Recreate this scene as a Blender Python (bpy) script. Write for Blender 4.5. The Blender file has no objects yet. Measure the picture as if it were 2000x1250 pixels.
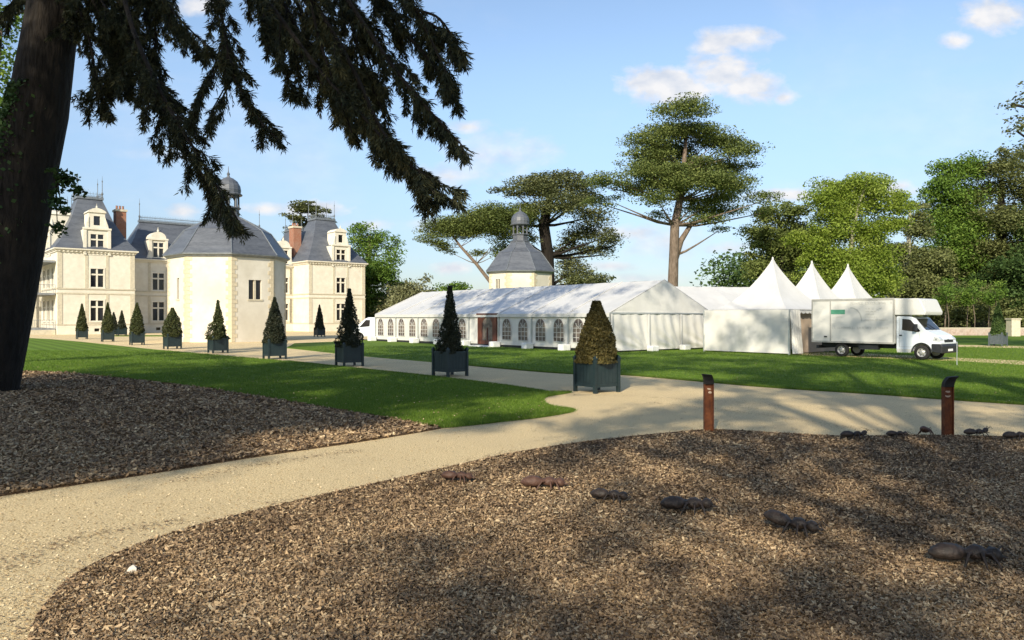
import bpy, bmesh, math, random
import numpy as np
from mathutils import Vector, Matrix
R = math.radians
rng = np.random.default_rng(7)
random.seed(7)
SC = bpy.context.scene
COL = SC.collection

# ------------------------------------------------------------------ camera
H = 2.1; F = 1480.0; HOR = 621.0
cam_d = bpy.data.cameras.new('camera'); cam = bpy.data.objects.new('camera', cam_d); COL.objects.link(cam)
cam.location = (0, 0, H); cam.rotation_euler = (R(90), 0, 0)
cam_d.sensor_width = 36; cam_d.lens = 36 * F / 2000; cam_d.shift_y = -(625 - HOR) / 2000 * -1 * -1
cam_d.shift_y = (HOR - 625) / 2000
cam_d.clip_start = 0.1; cam_d.clip_end = 3000
SC.camera = cam

# ------------------------------------------------------------------ light
SUN_AZ = -108.0; SUN_EL = 28.0        # azimuth measured from +X, counter-clockwise
world = bpy.data.worlds.new('World'); SC.world = world; world.use_nodes = True
wn = world.node_tree; wn.nodes.clear(); L = wn.links
def N(t, **k):
    n = wn.nodes.new(t)
    for a, b in k.items(): setattr(n, a, b)
    return n
def inp(n, i, v):
    if isinstance(v, bpy.types.NodeSocket): n.id_data.links.new(v, n.inputs[i])
    else: n.inputs[i].default_value = v
def mth(op, a, b=0.0, c=0.0, clamp=False):
    n = N('ShaderNodeMath', operation=op); n.use_clamp = clamp
    inp(n, 0, a); inp(n, 1, b); inp(n, 2, c); return n.outputs[0]
sky = N('ShaderNodeTexSky'); sky.sky_type = 'NISHITA'; sky.sun_disc = False
sky.sun_elevation = R(SUN_EL); sky.sun_rotation = R(90 - SUN_AZ)
sky.altitude = 0; sky.air_density = 1.0; sky.dust_density = 0.6; sky.ozone_density = 1.3
tc = N('ShaderNodeTexCoord'); sep = N('ShaderNodeSeparateXYZ'); L.new(tc.outputs['Generated'], sep.inputs[0])
dx, dy, dz = sep.outputs
yy = mth('MAXIMUM', dy, 0.05)
u = mth('DIVIDE', dx, yy); v = mth('DIVIDE', dz, yy)
cmb = N('ShaderNodeCombineXYZ'); inp(cmb, 0, u); inp(cmb, 1, mth('MULTIPLY', v, 1.6)); inp(cmb, 2, 0.0)
def wnoise(scale, det=6, rough=.6, vec=None, dist=0.0):
    n = N('ShaderNodeTexNoise'); L.new(vec or cmb.outputs[0], n.inputs['Vector'])
    n.inputs['Scale'].default_value = scale; n.inputs['Detail'].default_value = det
    n.inputs['Roughness'].default_value = rough; n.inputs['Distortion'].default_value = dist
    return n.outputs['Fac']
nz = wnoise(16, 8, .62, dist=.3); nzf = wnoise(45, 5, .6)
nsum = mth('ADD', mth('MULTIPLY', mth('SUBTRACT', nz, .5), 2.0), mth('MULTIPLY', mth('SUBTRACT', nzf, .5), .8))
blobs = [(1310,165,95,38,1),(1405,140,75,42,1),(1465,168,70,34,.95),(1262,158,48,34,.95),(1440,76,78,26,.9),(1398,92,50,22,.85),
         (1535,190,28,14,.7),(1945,32,70,36,.95),(1870,80,36,18,.8),(1525,382,75,15,1.0),(1690,370,110,22,.9),(910,248,44,14,.6),
         (885,525,44,16,.85),(610,408,75,18,.85),(980,300,110,45,.45),(355,412,36,16,.7),(385,10,50,24,.8),(1300,470,110,40,.4),
         (870,345,95,30,.5),(1250,545,90,12,.4),(520,408,60,14,.6),(1240,455,90,22,.55),(1190,520,80,10,.5),(1420,485,70,14,.5),(860,440,80,14,.4),(330,300,90,20,.25),(720,440,60,14,.5)]
tot = None
for px, py, rx, ry, s in blobs:
    a = mth('DIVIDE', mth('SUBTRACT', u, (px-1000)/F), rx/F)
    b = mth('DIVIDE', mth('SUBTRACT', v, (HOR-py)/F), ry/F)
    e = mth('SQRT', mth('ADD', mth('MULTIPLY', a, a), mth('MULTIPLY', b, b)))
    m = mth('MULTIPLY', mth('ADD', mth('SUBTRACT', 1.20, e), nsum), s * 1.5, clamp=True)
    # keep it inside the ellipse neighbourhood
    m = mth('MULTIPLY', m, mth('SUBTRACT', 1.9, e, clamp=True))
    tot = m if tot is None else mth('MAXIMUM', tot, m)
front = mth('MULTIPLY', mth('SUBTRACT', dy, .05), 8, clamp=True)
tot = mth('MULTIPLY', tot, front)
# thin high veil over the whole sky, thicker low down
den = mth('ADD', mth('MAXIMUM', dz, 0.0), .18)
c2 = N('ShaderNodeCombineXYZ'); inp(c2, 0, mth('DIVIDE', dx, den)); inp(c2, 1, mth('DIVIDE', dy, den)); inp(c2, 2, 0.3)
veil = wnoise(1.1, 7, .62, vec=c2.outputs[0], dist=.4)
veil = mth('MULTIPLY', mth('SUBTRACT', veil, .47), 2.2, clamp=True)
veil = mth('MULTIPLY', veil, .40)
lowv = mth('MULTIPLY', mth('SUBTRACT', .32, mth('MAXIMUM', dz, 0.0), clamp=True), 1.3)
veil = mth('MAXIMUM', veil, mth('MULTIPLY', mth('ADD', veil, .12), lowv))
fac = mth('MAXIMUM', mth('MULTIPLY', tot, .95), veil, clamp=True)
# cloud body: bright top, faintly grey-violet inside
shade = wnoise(26, 4, .5)
ccol = N('ShaderNodeMix', data_type='RGBA'); inp(ccol, 0, mth('MULTIPLY', mth('SUBTRACT', shade, .30), 3.0, clamp=True))
ccol.inputs[6].default_value = (3.7, 4.05, 4.7, 1); ccol.inputs[7].default_value = (5.5, 5.4, 5.4, 1)
mx = N('ShaderNodeMix', data_type='RGBA'); inp(mx, 0, fac); 
tint = N('ShaderNodeMix', data_type='RGBA', blend_type='MULTIPLY'); tint.inputs[0].default_value = 1
L.new(sky.outputs[0], tint.inputs[6]); tint.inputs[7].default_value = (1.10, 1.06, 1.02, 1)
gr = N('ShaderNodeMapRange'); inp(gr, 0, mth('MAXIMUM', dz, 0.0)); gr.inputs[1].default_value = 0.0; gr.inputs[2].default_value = .34; gr.inputs[3].default_value = 0; gr.inputs[4].default_value = 1; gr.interpolation_type = 'SMOOTHSTEP'
gcol = N('ShaderNodeMix', data_type='RGBA'); inp(gcol, 0, gr.outputs[0]); gcol.inputs[6].default_value = (.50,.55,.68,1); gcol.inputs[7].default_value = (1.08,1.10,1.13,1)
gs = N('ShaderNodeVectorMath', operation='MULTIPLY'); L.new(tint.outputs[2], gs.inputs[0]); L.new(gcol.outputs[2], gs.inputs[1])
L.new(gs.outputs[0], mx.inputs[6]); L.new(ccol.outputs[2], mx.inputs[7])
bg = N('ShaderNodeBackground'); L.new(mx.outputs[2], bg.inputs[0]); bg.inputs[1].default_value = 0.118
out = N('ShaderNodeOutputWorld'); L.new(bg.outputs[0], out.inputs[0])

sd = bpy.data.lights.new('sun', 'SUN'); sd.energy = 4.4; sd.angle = R(.53); sd.color = (1.0, .89, .70)
sun = bpy.data.objects.new('sun', sd); COL.objects.link(sun)
sv = Vector((math.cos(R(SUN_AZ))*math.cos(R(SUN_EL)), math.sin(R(SUN_AZ))*math.cos(R(SUN_EL)), math.sin(R(SUN_EL))))
sun.rotation_euler = sv.to_track_quat('Z', 'Y').to_euler(); sun.location = sv * 80
SC.view_settings.view_transform = 'Standard'; SC.view_settings.look = 'None'
SC.view_settings.exposure = 0.57; SC.view_settings.gamma = 1; SC.view_settings.use_curve_mapping = False
SC.render.engine = 'CYCLES'; SC.cycles.max_bounces = 6; SC.cycles.transparent_max_bounces = 4

# ------------------------------------------------------------------ helpers
def P(px, py, Y):            # a point of the photograph at depth Y
    return Vector(((px-1000)/F*Y, Y, H - (py-HOR)/F*Y))
def G(px, py, z=0.0):        # a ground point
    Y = F*(H-z)/(py-HOR); return Vector(((px-1000)/F*Y, Y, z))

class MB:
    def __init__(s): s.v = []; s.f = []; s.m = []
    def add(s, vs, fs, m=0):
        n = len(s.v); s.v += [tuple(a) for a in vs]; s.f += [tuple(n+i for i in f) for f in fs]; s.m += [m]*len(fs); return s
    def box(s, x0, x1, y0, y1, z0, z1, m=0):
        return s.add([(x0,y0,z0),(x1,y0,z0),(x1,y1,z0),(x0,y1,z0),(x0,y0,z1),(x1,y0,z1),(x1,y1,z1),(x0,y1,z1)],
                     [(0,3,2,1),(4,5,6,7),(0,1,5,4),(1,2,6,5),(2,3,7,6),(3,0,4,7)], m)
    def frustum(s, r0, z0, r1, z1, m=0):       # r = (x0,x1,y0,y1)
        a, b = r0, r1
        return s.add([(a[0],a[2],z0),(a[1],a[2],z0),(a[1],a[3],z0),(a[0],a[3],z0),(b[0],b[2],z1),(b[1],b[2],z1),(b[1],b[3],z1),(b[0],b[3],z1)],
                     [(0,3,2,1),(4,5,6,7),(0,1,5,4),(1,2,6,5),(2,3,7,6),(3,0,4,7)], m)
    def tube(s, pts, rad, n=8, m=0, caps=True):
        pts = [Vector(p) for p in pts]
        if not hasattr(rad, '__len__'): rad = [rad]*len(pts)
        rings = []; ref = None
        for i, p in enumerate(pts):
            t = (pts[min(i+1, len(pts)-1)] - pts[max(i-1, 0)])
            t = t.normalized() if t.length > 1e-9 else Vector((0,0,1))
            if ref is None: ref = t.orthogonal().normalized()
            ref = (ref - t*ref.dot(t)); ref = ref.normalized() if ref.length > 1e-6 else t.orthogonal().normalized()
            b = t.cross(ref)
            rings.append([p + (ref*math.cos(2*math.pi*k/n) + b*math.sin(2*math.pi*k/n))*rad[i] for k in range(n)])
        vs = [q for r_ in rings for q in r_]; fs = []
        for i in range(len(rings)-1):
            for k in range(n): fs.append((i*n+k, i*n+(k+1)%n, (i+1)*n+(k+1)%n, (i+1)*n+k))
        if caps: fs.append(tuple(range(n))[::-1]); fs.append(tuple((len(rings)-1)*n+k for k in range(n)))
        return s.add(vs, fs, m)
    def lathe(s, prof, n=16, c=(0,0,0), m=0, a0=0, caps=True):   # prof: (r, z)
        vs = []; fs = []
        for r_, z in prof:
            for k in range(n):
                a = a0 + 2*math.pi*k/n; vs.append((c[0]+r_*math.cos(a), c[1]+r_*math.sin(a), c[2]+z))
        for i in range(len(prof)-1):
            for k in range(n): fs.append((i*n+k, i*n+(k+1)%n, (i+1)*n+(k+1)%n, (i+1)*n+k))
        if caps: fs.append(tuple(range(n))[::-1]); fs.append(tuple((len(prof)-1)*n+k for k in range(n)))
        return s.add(vs, fs, m)
    def prism(s, poly, y0, y1, m=0):     # poly in (x,z), extruded along y
        n = len(poly)
        return s.add([(x,y0,z) for x,z in poly] + [(x,y1,z) for x,z in poly],
              [tuple(range(n)), tuple(range(2*n-1, n-1, -1))] + [(i, n+i, n+(i+1)%n, (i+1)%n) for i in range(n)], m)
    def wall(s, o, ex, inn, W, z0, z1, ops, depth=.3, m=0):
        o = Vector(o); ex = Vector(ex); inn = Vector(inn)
        xs = sorted({0, W} | {q for a in ops for q in a[:2]}); zs = sorted({z0, z1} | {q for a in ops for q in a[2:4]})
        for i in range(len(xs)-1):
            for j in range(len(zs)-1):
                cx = (xs[i]+xs[i+1])/2; cz = (zs[j]+zs[j+1])/2
                if any(a[0] < cx < a[1] and a[2] < cz < a[3] for a in ops): continue
                q = [o+ex*x+Vector((0,0,z)) for x, z in ((xs[i],zs[j]),(xs[i+1],zs[j]),(xs[i+1],zs[j+1]),(xs[i],zs[j+1]))]
                s.add(q, [(0,1,2,3)], m)
        for a in ops:
            c = [o+ex*x+Vector((0,0,z)) for x, z in ((a[0],a[2]),(a[1],a[2]),(a[1],a[3]),(a[0],a[3]))]
            d = [q+inn*depth for q in c]
            s.add(c+d, [(0,4,5,1),(1,5,6,2),(2,6,7,3),(3,7,4,0)], m)
        return s
    def build(s, name, mats, parent=None, smooth=False, bevel=0, kind=None):
        me = bpy.data.meshes.new(name); me.from_pydata(s.v, [], s.f)
        if not isinstance(mats, (list, tuple)): mats = [mats]
        for q in mats: me.materials.append(q)
        if len(mats) > 1: me.polygons.foreach_set('material_index', s.m)
        bm = bmesh.new(); bm.from_mesh(me); bmesh.ops.recalc_face_normals(bm, faces=bm.faces)
        if bevel: bmesh.ops.bevel(bm, geom=[e for e in bm.edges if e.is_manifold and e.calc_face_angle(0) > .4], offset=bevel, segments=2, affect='EDGES', profile=.5)
        bm.to_mesh(me); bm.free()
        if smooth: me.polygons.foreach_set('use_smooth', [True]*len(me.polygons))
        me.update(); return link(name, me, parent, kind)
def link(name, me, parent=None, kind=None, loc=None, rz=None):
    o = bpy.data.objects.new(name, me); COL.objects.link(o)
    if parent: o.parent = parent
    if kind: o['kind'] = kind
    if loc is not None: o.location = loc
    if rz is not None: o.rotation_euler = (0,0,rz)
    return o
def thing(name, label, cat, loc=(0,0,0), rz=0, group=None):
    o = bpy.data.objects.new(name, None); COL.objects.link(o); o.location = loc; o.rotation_euler = (0,0,rz)
    o.empty_display_size = .2
    return tag(o, label, cat, group)
def tag(o, label, cat, group=None):
    o['label'] = label; o['category'] = cat
    if group: o['group'] = group
    return o
def copy_tree(o, parent=None):
    c = o.copy(); COL.objects.link(c); c.parent = parent
    for ch in o.children: copy_tree(ch, c)
    return c
def np_mesh(name, V, FV, mats, parent=None, attr=None, kind=None, smooth=False):
    """V (n,3); FV (m,k) all faces with k corners; attr per vertex float 'v'."""
    me = bpy.data.meshes.new(name); V = np.asarray(V, dtype=np.float32); FV = np.asarray(FV, dtype=np.int32)
    m, k = FV.shape
    me.vertices.add(len(V)); me.vertices.foreach_set('co', V.ravel())
    me.loops.add(m*k); me.loops.foreach_set('vertex_index', FV.ravel())
    me.polygons.add(m); me.polygons.foreach_set('loop_start', np.arange(0, m*k, k, dtype=np.int32))
    me.polygons.foreach_set('loop_total', np.full(m, k, dtype=np.int32))
    if attr is not None:
        a = me.attributes.new('v', 'FLOAT', 'POINT'); a.data.foreach_set('value', np.asarray(attr, dtype=np.float32))
    me.update(calc_edges=True)
    if smooth: me.polygons.foreach_set('use_smooth', [True]*m)
    for q in (mats if isinstance(mats, (list, tuple)) else [mats]): me.materials.append(q)
    return link(name, me, parent, kind)

# ------------------------------------------------------------------ materials
def new_mat(name):
    m = bpy.data.materials.new(name); m.use_nodes = True; nt = m.node_tree; nt.nodes.clear(); return m, nt
def surf(name, ca, cb=None, scale=5, rough=.7, bump=0, bscale=None, metal=0, detail=5, spec=.4, cc=None, cscale=.4, stretch=None, trans=0, lo=.35, hi=.65, bdist=.02, w=.5):
    """Two-tone noise colour, optional broad third tone (wear; lit interior on tent panes), noise bump."""
    m, nt = new_mat(name); nd = nt.nodes; lk = nt.links
    o = nd.new('ShaderNodeOutputMaterial'); b = nd.new('ShaderNodeBsdfPrincipled'); lk.new(b.outputs[0], o.inputs[0])
    b.inputs['Roughness'].default_value = rough; b.inputs['Metallic'].default_value = metal; b.inputs['Specular IOR Level'].default_value = spec
    t = nd.new('ShaderNodeTexCoord'); src = t.outputs['Object']
    if stretch:
        mp = nd.new('ShaderNodeMapping'); mp.inputs['Scale'].default_value = stretch; lk.new(src, mp.inputs[0]); src = mp.outputs[0]
    cb = cb or ca
    n1 = nd.new('ShaderNodeTexNoise'); n1.inputs['Scale'].default_value = scale; n1.inputs['Detail'].default_value = detail; n1.inputs['Roughness'].default_value = .65; lk.new(src, n1.inputs['Vector'])
    mr = nd.new('ShaderNodeMapRange'); mr.inputs[1].default_value = lo; mr.inputs[2].default_value = hi; lk.new(n1.outputs['Fac'], mr.inputs[0])
    mx = nd.new('ShaderNodeMix'); mx.data_type = 'RGBA'; lk.new(mr.outputs[0], mx.inputs[0])
    mx.inputs[6].default_value = (*ca, 1); mx.inputs[7].default_value = (*cb, 1); col = mx.outputs[2]
    if cc:
        n2 = nd.new('ShaderNodeTexNoise'); n2.inputs['Scale'].default_value = cscale; n2.inputs['Detail'].default_value = 4; lk.new(src, n2.inputs['Vector'])
        m2 = nd.new('ShaderNodeMapRange'); m2.inputs[1].default_value = .42; m2.inputs[2].default_value = .68; m2.inputs[4].default_value = w; lk.new(n2.outputs['Fac'], m2.inputs[0])
        x2 = nd.new('ShaderNodeMix'); x2.data_type = 'RGBA'; lk.new(m2.outputs[0], x2.inputs[0]); lk.new(col, x2.inputs[6]); x2.inputs[7].default_value = (*cc, 1); col = x2.outputs[2]
    lk.new(col, b.inputs['Base Color'])
    if bump:
        n3 = nd.new('ShaderNodeTexNoise'); n3.inputs['Scale'].default_value = bscale or scale; n3.inputs['Detail'].default_value = 6; lk.new(src, n3.inputs['Vector'])
        bp = nd.new('ShaderNodeBump'); bp.inputs['Strength'].default_value = bump; bp.inputs['Distance'].default_value = bdist; lk.new(n3.outputs['Fac'], bp.inputs['Height']); lk.new(bp.outputs[0], b.inputs['Normal'])
    if trans:
        tr = nd.new('ShaderNodeBsdfTranslucent'); lk.new(col, tr.inputs[0]); ms = nd.new('ShaderNodeMixShader'); ms.inputs[0].default_value = trans
        lk.new(b.outputs[0], ms.inputs[1]); lk.new(tr.outputs[0], ms.inputs[2]); lk.new(ms.outputs[0], o.inputs[0])
    return m
def leafm(name, c0, c1, c2, trans=.25, rough=.6):
    m, nt = new_mat(name); nd = nt.nodes; lk = nt.links
    o = nd.new('ShaderNodeOutputMaterial'); b = nd.new('ShaderNodeBsdfPrincipled'); b.inputs['Roughness'].default_value = rough; b.inputs['Specular IOR Level'].default_value = .25
    at = nd.new('ShaderNodeAttribute'); at.attribute_name = 'v'
    cr = nd.new('ShaderNodeValToRGB'); e = cr.color_ramp.elements; e[0].position = 0; e[0].color = (*c0, 1); e[1].position = 1; e[1].color = (*c2, 1)
    k = e.new(.5); k.color = (*c1, 1); lk.new(at.outputs['Fac'], cr.inputs[0]); lk.new(cr.outputs[0], b.inputs['Base Color'])
    if trans:
        tr = nd.new('ShaderNodeBsdfTranslucent'); lk.new(cr.outputs[0], tr.inputs[0]); ms = nd.new('ShaderNodeMixShader'); ms.inputs[0].default_value = trans
        lk.new(b.outputs[0], ms.inputs[1]); lk.new(tr.outputs[0], ms.inputs[2]); lk.new(ms.outputs[0], o.inputs[0])
    else: lk.new(b.outputs[0], o.inputs[0])
    return m
def lawn_mat():
    m = surf('lawn', (.075,.140,.012), (.120,.200,.020), scale=35, rough=.85, bump=.9, bscale=60, cc=(.13,.20,.025), cscale=.35, spec=.15, detail=8, w=.6)
    nt = m.node_tree; nd = nt.nodes; lk = nt.links
    b = next(n for n in nd if n.type == 'BSDF_PRINCIPLED'); src = b.inputs['Base Color'].links[0].from_socket
    t = nd.new('ShaderNodeTexCoord'); mp = nd.new('ShaderNodeMapping'); mp.inputs['Rotation'].default_value = (0,0,R(-38)); lk.new(t.outputs['Object'], mp.inputs[0])
    wv = nd.new('ShaderNodeTexWave'); wv.inputs['Scale'].default_value = .35; wv.inputs['Distortion'].default_value = .6; wv.inputs['Detail'].default_value = 1; lk.new(mp.outputs[0], wv.inputs[0])
    mr = nd.new('ShaderNodeMapRange'); mr.inputs[1].default_value = .35; mr.inputs[2].default_value = .65; mr.inputs[3].default_value = .86; mr.inputs[4].default_value = 1.14; lk.new(wv.outputs['Fac'], mr.inputs[0])
    vm = nd.new('ShaderNodeVectorMath'); vm.operation = 'SCALE'; lk.new(src, vm.inputs[0]); lk.new(mr.outputs[0], vm.inputs['Scale']); lk.new(vm.outputs[0], b.inputs['Base Color'])
    return m
M = {}
M['lawn'] = lawn_mat()
M['meadow'] = surf('meadow', (.05,.09,.02), (.09,.12,.03), scale=3, rough=.9, bump=.5, bscale=30)
M['gravel'] = surf('gravel', (.40,.295,.16), (.90,.73,.43), scale=48, rough=.9, bump=.8, bscale=110, cc=(.52,.42,.26), cscale=.5, spec=.1, detail=12, lo=.40, hi=.58, w=.4)
M['mulch'] = surf('mulch', (.035,.022,.014), (.17,.11,.065), scale=38, rough=.95, bump=1, bscale=45, cc=(.09,.06,.04), cscale=.8, spec=.1, detail=10, bdist=.05)
M['chip'] = leafm('wood_chip', (.11,.072,.045), (.36,.25,.145), (.64,.51,.32), trans=0, rough=.85)
M['blade'] = leafm('grass_blade', (.07,.135,.012), (.115,.20,.020), (.19,.26,.05), trans=.3)
M['steel_edge'] = surf('steel_edge', (.03,.018,.012), (.06,.03,.018), scale=20, rough=.9)
M['corten'] = surf('corten', (.085,.022,.007), (.17,.052,.014), scale=14, rough=.8, bump=.3, bscale=40, cc=(.05,.015,.008), cscale=5)
M['black_plate'] = surf('black_plate', (.006,.006,.006), (.014,.013,.012), scale=10, rough=.65)
M['emblem'] = surf('emblem', (.45,.36,.28), (.35,.27,.2), scale=30, rough=.6)
M['ant'] = surf('ant', (.012,.009,.007), (.050,.034,.026), scale=14, rough=.62, bump=.5, bscale=30, spec=.5)
M['ant_red'] = surf('ant_red', (.060,.030,.021), (.105,.055,.038), scale=18, rough=.6, bump=.5, bscale=30)
M['stone'] = surf('limestone', (.64,.60,.50), (.72,.69,.59), scale=1.8, rough=.85, bump=.25, bscale=8, cc=(.54,.50,.41), cscale=.5, w=.5)
M['render'] = surf('lime_render', (.60,.565,.48), (.68,.645,.56), scale=1.2, rough=.9, bump=.15, bscale=14, cc=(.50,.46,.37), cscale=.35, w=.6)
M['quoin'] = surf('quoin_stone', (.48,.41,.28), (.62,.55,.41), scale=3, rough=.85, bump=.3, bscale=12)
M['trim'] = surf('trim_stone', (.46,.42,.32), (.58,.53,.41), scale=4, rough=.85, bump=.3, bscale=14)
M['slate'] = surf('slate', (.060,.068,.084), (.105,.116,.136), scale=2.2, rough=.5, bump=.35, bscale=20, cc=(.14,.155,.18), cscale=.35, detail=10, stretch=(1,1,5), spec=.5)
M['slate2'] = surf('slate_light', (.12,.13,.14), (.17,.18,.18), scale=2.2, rough=.5, bump=.35, bscale=20, cc=(.2,.21,.21), cscale=.35, detail=10, stretch=(1,1,5), spec=.5)
M['zinc'] = surf('zinc', (.14,.16,.18), (.22,.24,.26), scale=4, rough=.45, metal=.3)
M['zinc_dark'] = surf('dark_zinc', (.06,.068,.08), (.10,.11,.125), scale=4, rough=.5)
M['iron'] = surf('grey_iron', (.18,.19,.20), (.26,.27,.28), scale=4, rough=.6)
M['glass'] = surf('dark_glass', (.008,.008,.010), (.018,.017,.02), scale=.9, rough=.08, spec=.7)
M['brick'] = surf('brick', (.26,.11,.065), (.34,.17,.11), scale=6, rough=.9, bump=.4, bscale=18, cc=(.3,.2,.15), cscale=1.5)
M['pvc'] = surf('tent_pvc', (.60,.60,.58), (.66,.66,.645), scale=1.2, rough=.42, bump=.12, bscale=3.0, bdist=.06, cc=(.55,.555,.56), cscale=.35, trans=.12, spec=.4, w=.4)
M['pvc_wall'] = surf('tent_wall', (.68,.675,.64), (.74,.735,.70), scale=1.5, rough=.5, bump=.15, bscale=3.5, bdist=.08, cc=(.60,.595,.55), cscale=.5, trans=.12)
M['alu'] = surf('aluminium', (.42,.45,.45), (.52,.55,.55), scale=3, rough=.4, metal=.6)
M['tentglass'] = surf('tent_window', (.035,.030,.035), (.14,.115,.115), scale=1.6, rough=.15, spec=.6, cc=(.40,.33,.25), cscale=1.1, w=.6)  # warm third tone paints lights inside the tent onto the pane
M['wood'] = surf('door_wood', (.07,.022,.014), (.15,.05,.03), scale=3, rough=.5, stretch=(3,3,.5))
M['tan'] = surf('tan_lining', (.36,.28,.21), (.42,.33,.25), scale=2, rough=.9)
M['truck'] = surf('truck_paint', (.60,.60,.57), (.64,.64,.61), scale=1.2, rough=.35, cc=(.50,.49,.45), cscale=1.2, w=.35, stretch=(1,1,.5), spec=.5)
M['cab'] = surf('cab_paint', (.66,.72,.77), (.70,.75,.80), scale=1.5, rough=.25, spec=.5, cc=(.6,.64,.68), cscale=2, w=.3)
M['rail'] = surf('grey_rail', (.30,.30,.28), (.36,.36,.34), scale=4, rough=.5)
M['rubber'] = surf('rubber', (.012,.012,.013), (.022,.022,.022), scale=20, rough=.9)
M['black'] = surf('black_plastic', (.012,.014,.017), (.024,.026,.03), scale=8, rough=.55)
M['hub'] = surf('hub_steel', (.38,.38,.36), (.48,.48,.46), scale=8, rough=.4, metal=.4)
M['lamp'] = surf('lamp_glass', (.35,.38,.40), (.6,.63,.65), scale=25, rough=.1, spec=.8)
M['print'] = surf('faded_print', (.42,.43,.41), (.47,.48,.46), scale=12, rough=.5)
M['green'] = surf('green_print', (.06,.24,.15), (.10,.32,.21), scale=5, rough=.4)
M['planter'] = surf('planter_paint', (.008,.019,.023), (.014,.030,.033), scale=6, rough=.45, cc=(.03,.042,.045), cscale=2, w=.4, spec=.5)
M['planter_grey'] = surf('planter_grey', (.055,.075,.085), (.09,.11,.12), scale=6, rough=.6)
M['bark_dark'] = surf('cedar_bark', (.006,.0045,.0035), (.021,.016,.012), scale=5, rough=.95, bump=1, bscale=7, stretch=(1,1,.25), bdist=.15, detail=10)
M['bark'] = surf('pine_bark', (.10,.075,.055), (.20,.155,.12), scale=4, rough=.95, bump=1, bscale=6, stretch=(1,1,.3), bdist=.1)
M['bark_pale'] = surf('pale_bark', (.24,.23,.17), (.36,.34,.26), scale=3, rough=.9)
M['soil'] = surf('soil', (.03,.02,.013), (.06,.04,.03), scale=20, rough=.95)
M['rubble'] = surf('rubble_wall', (.30,.22,.18), (.46,.38,.33), scale=5, rough=.9, bump=.6, bscale=6, cc=(.36,.33,.30), cscale=1.0)
M['pale_stone'] = surf('pale_stone', (.55,.50,.42), (.68,.62,.54), scale=9, rough=.8, bump=.3)
M['ballast'] = surf('ballast_cover', (.70,.71,.70), (.78,.79,.78), scale=5, rough=.6, bump=.3, bscale=6)
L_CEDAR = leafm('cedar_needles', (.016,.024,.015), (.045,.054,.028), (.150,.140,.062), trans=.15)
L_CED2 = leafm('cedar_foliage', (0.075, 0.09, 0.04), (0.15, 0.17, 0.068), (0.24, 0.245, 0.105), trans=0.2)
L_PINE = leafm('pine_foliage', (0.08, 0.115, 0.035), (0.155, 0.195, 0.055), (0.25, 0.28, 0.085), trans=0.22)
L_OAK = leafm('oak_leaves', (0.06, 0.12, 0.022), (0.13, 0.22, 0.035), (0.24, 0.33, 0.06), trans=0.32)
L_BEECH = leafm('fresh_leaves', (.11,.17,.022), (.225,.305,.042), (.36,.43,.10), trans=0.38)
L_DARK = leafm('dark_leaves', (0.035, 0.07, 0.022), (0.065, 0.115, 0.032), (0.115, 0.17, 0.045), trans=0.22)
L_OLIVE = leafm('olive_leaves', (.085,.100,.036), (.150,.170,.058), (.230,.245,.095), trans=0.25)
L_BUSH = leafm('bush_leaves', (0.11, 0.125, 0.055), (0.18, 0.19, 0.09), (0.25, 0.26, 0.14), trans=0.22)
L_TOP = leafm('topiary_leaves', (.022,.032,.014), (.055,.068,.022), (.110,.110,.040), trans=.1)
L_TOPB = leafm('bronzed_leaves', (.040,.036,.015), (.105,.090,.028), (.210,.165,.060), trans=.12)
L_TOPD = leafm('dark_topiary', (.012,.018,.012), (.028,.036,.020), (.070,.070,.040), trans=.08)
L_IVY = leafm('ivy_leaves', (.020,.045,.012), (.035,.075,.020), (.065,.120,.035), trans=.2)

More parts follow.
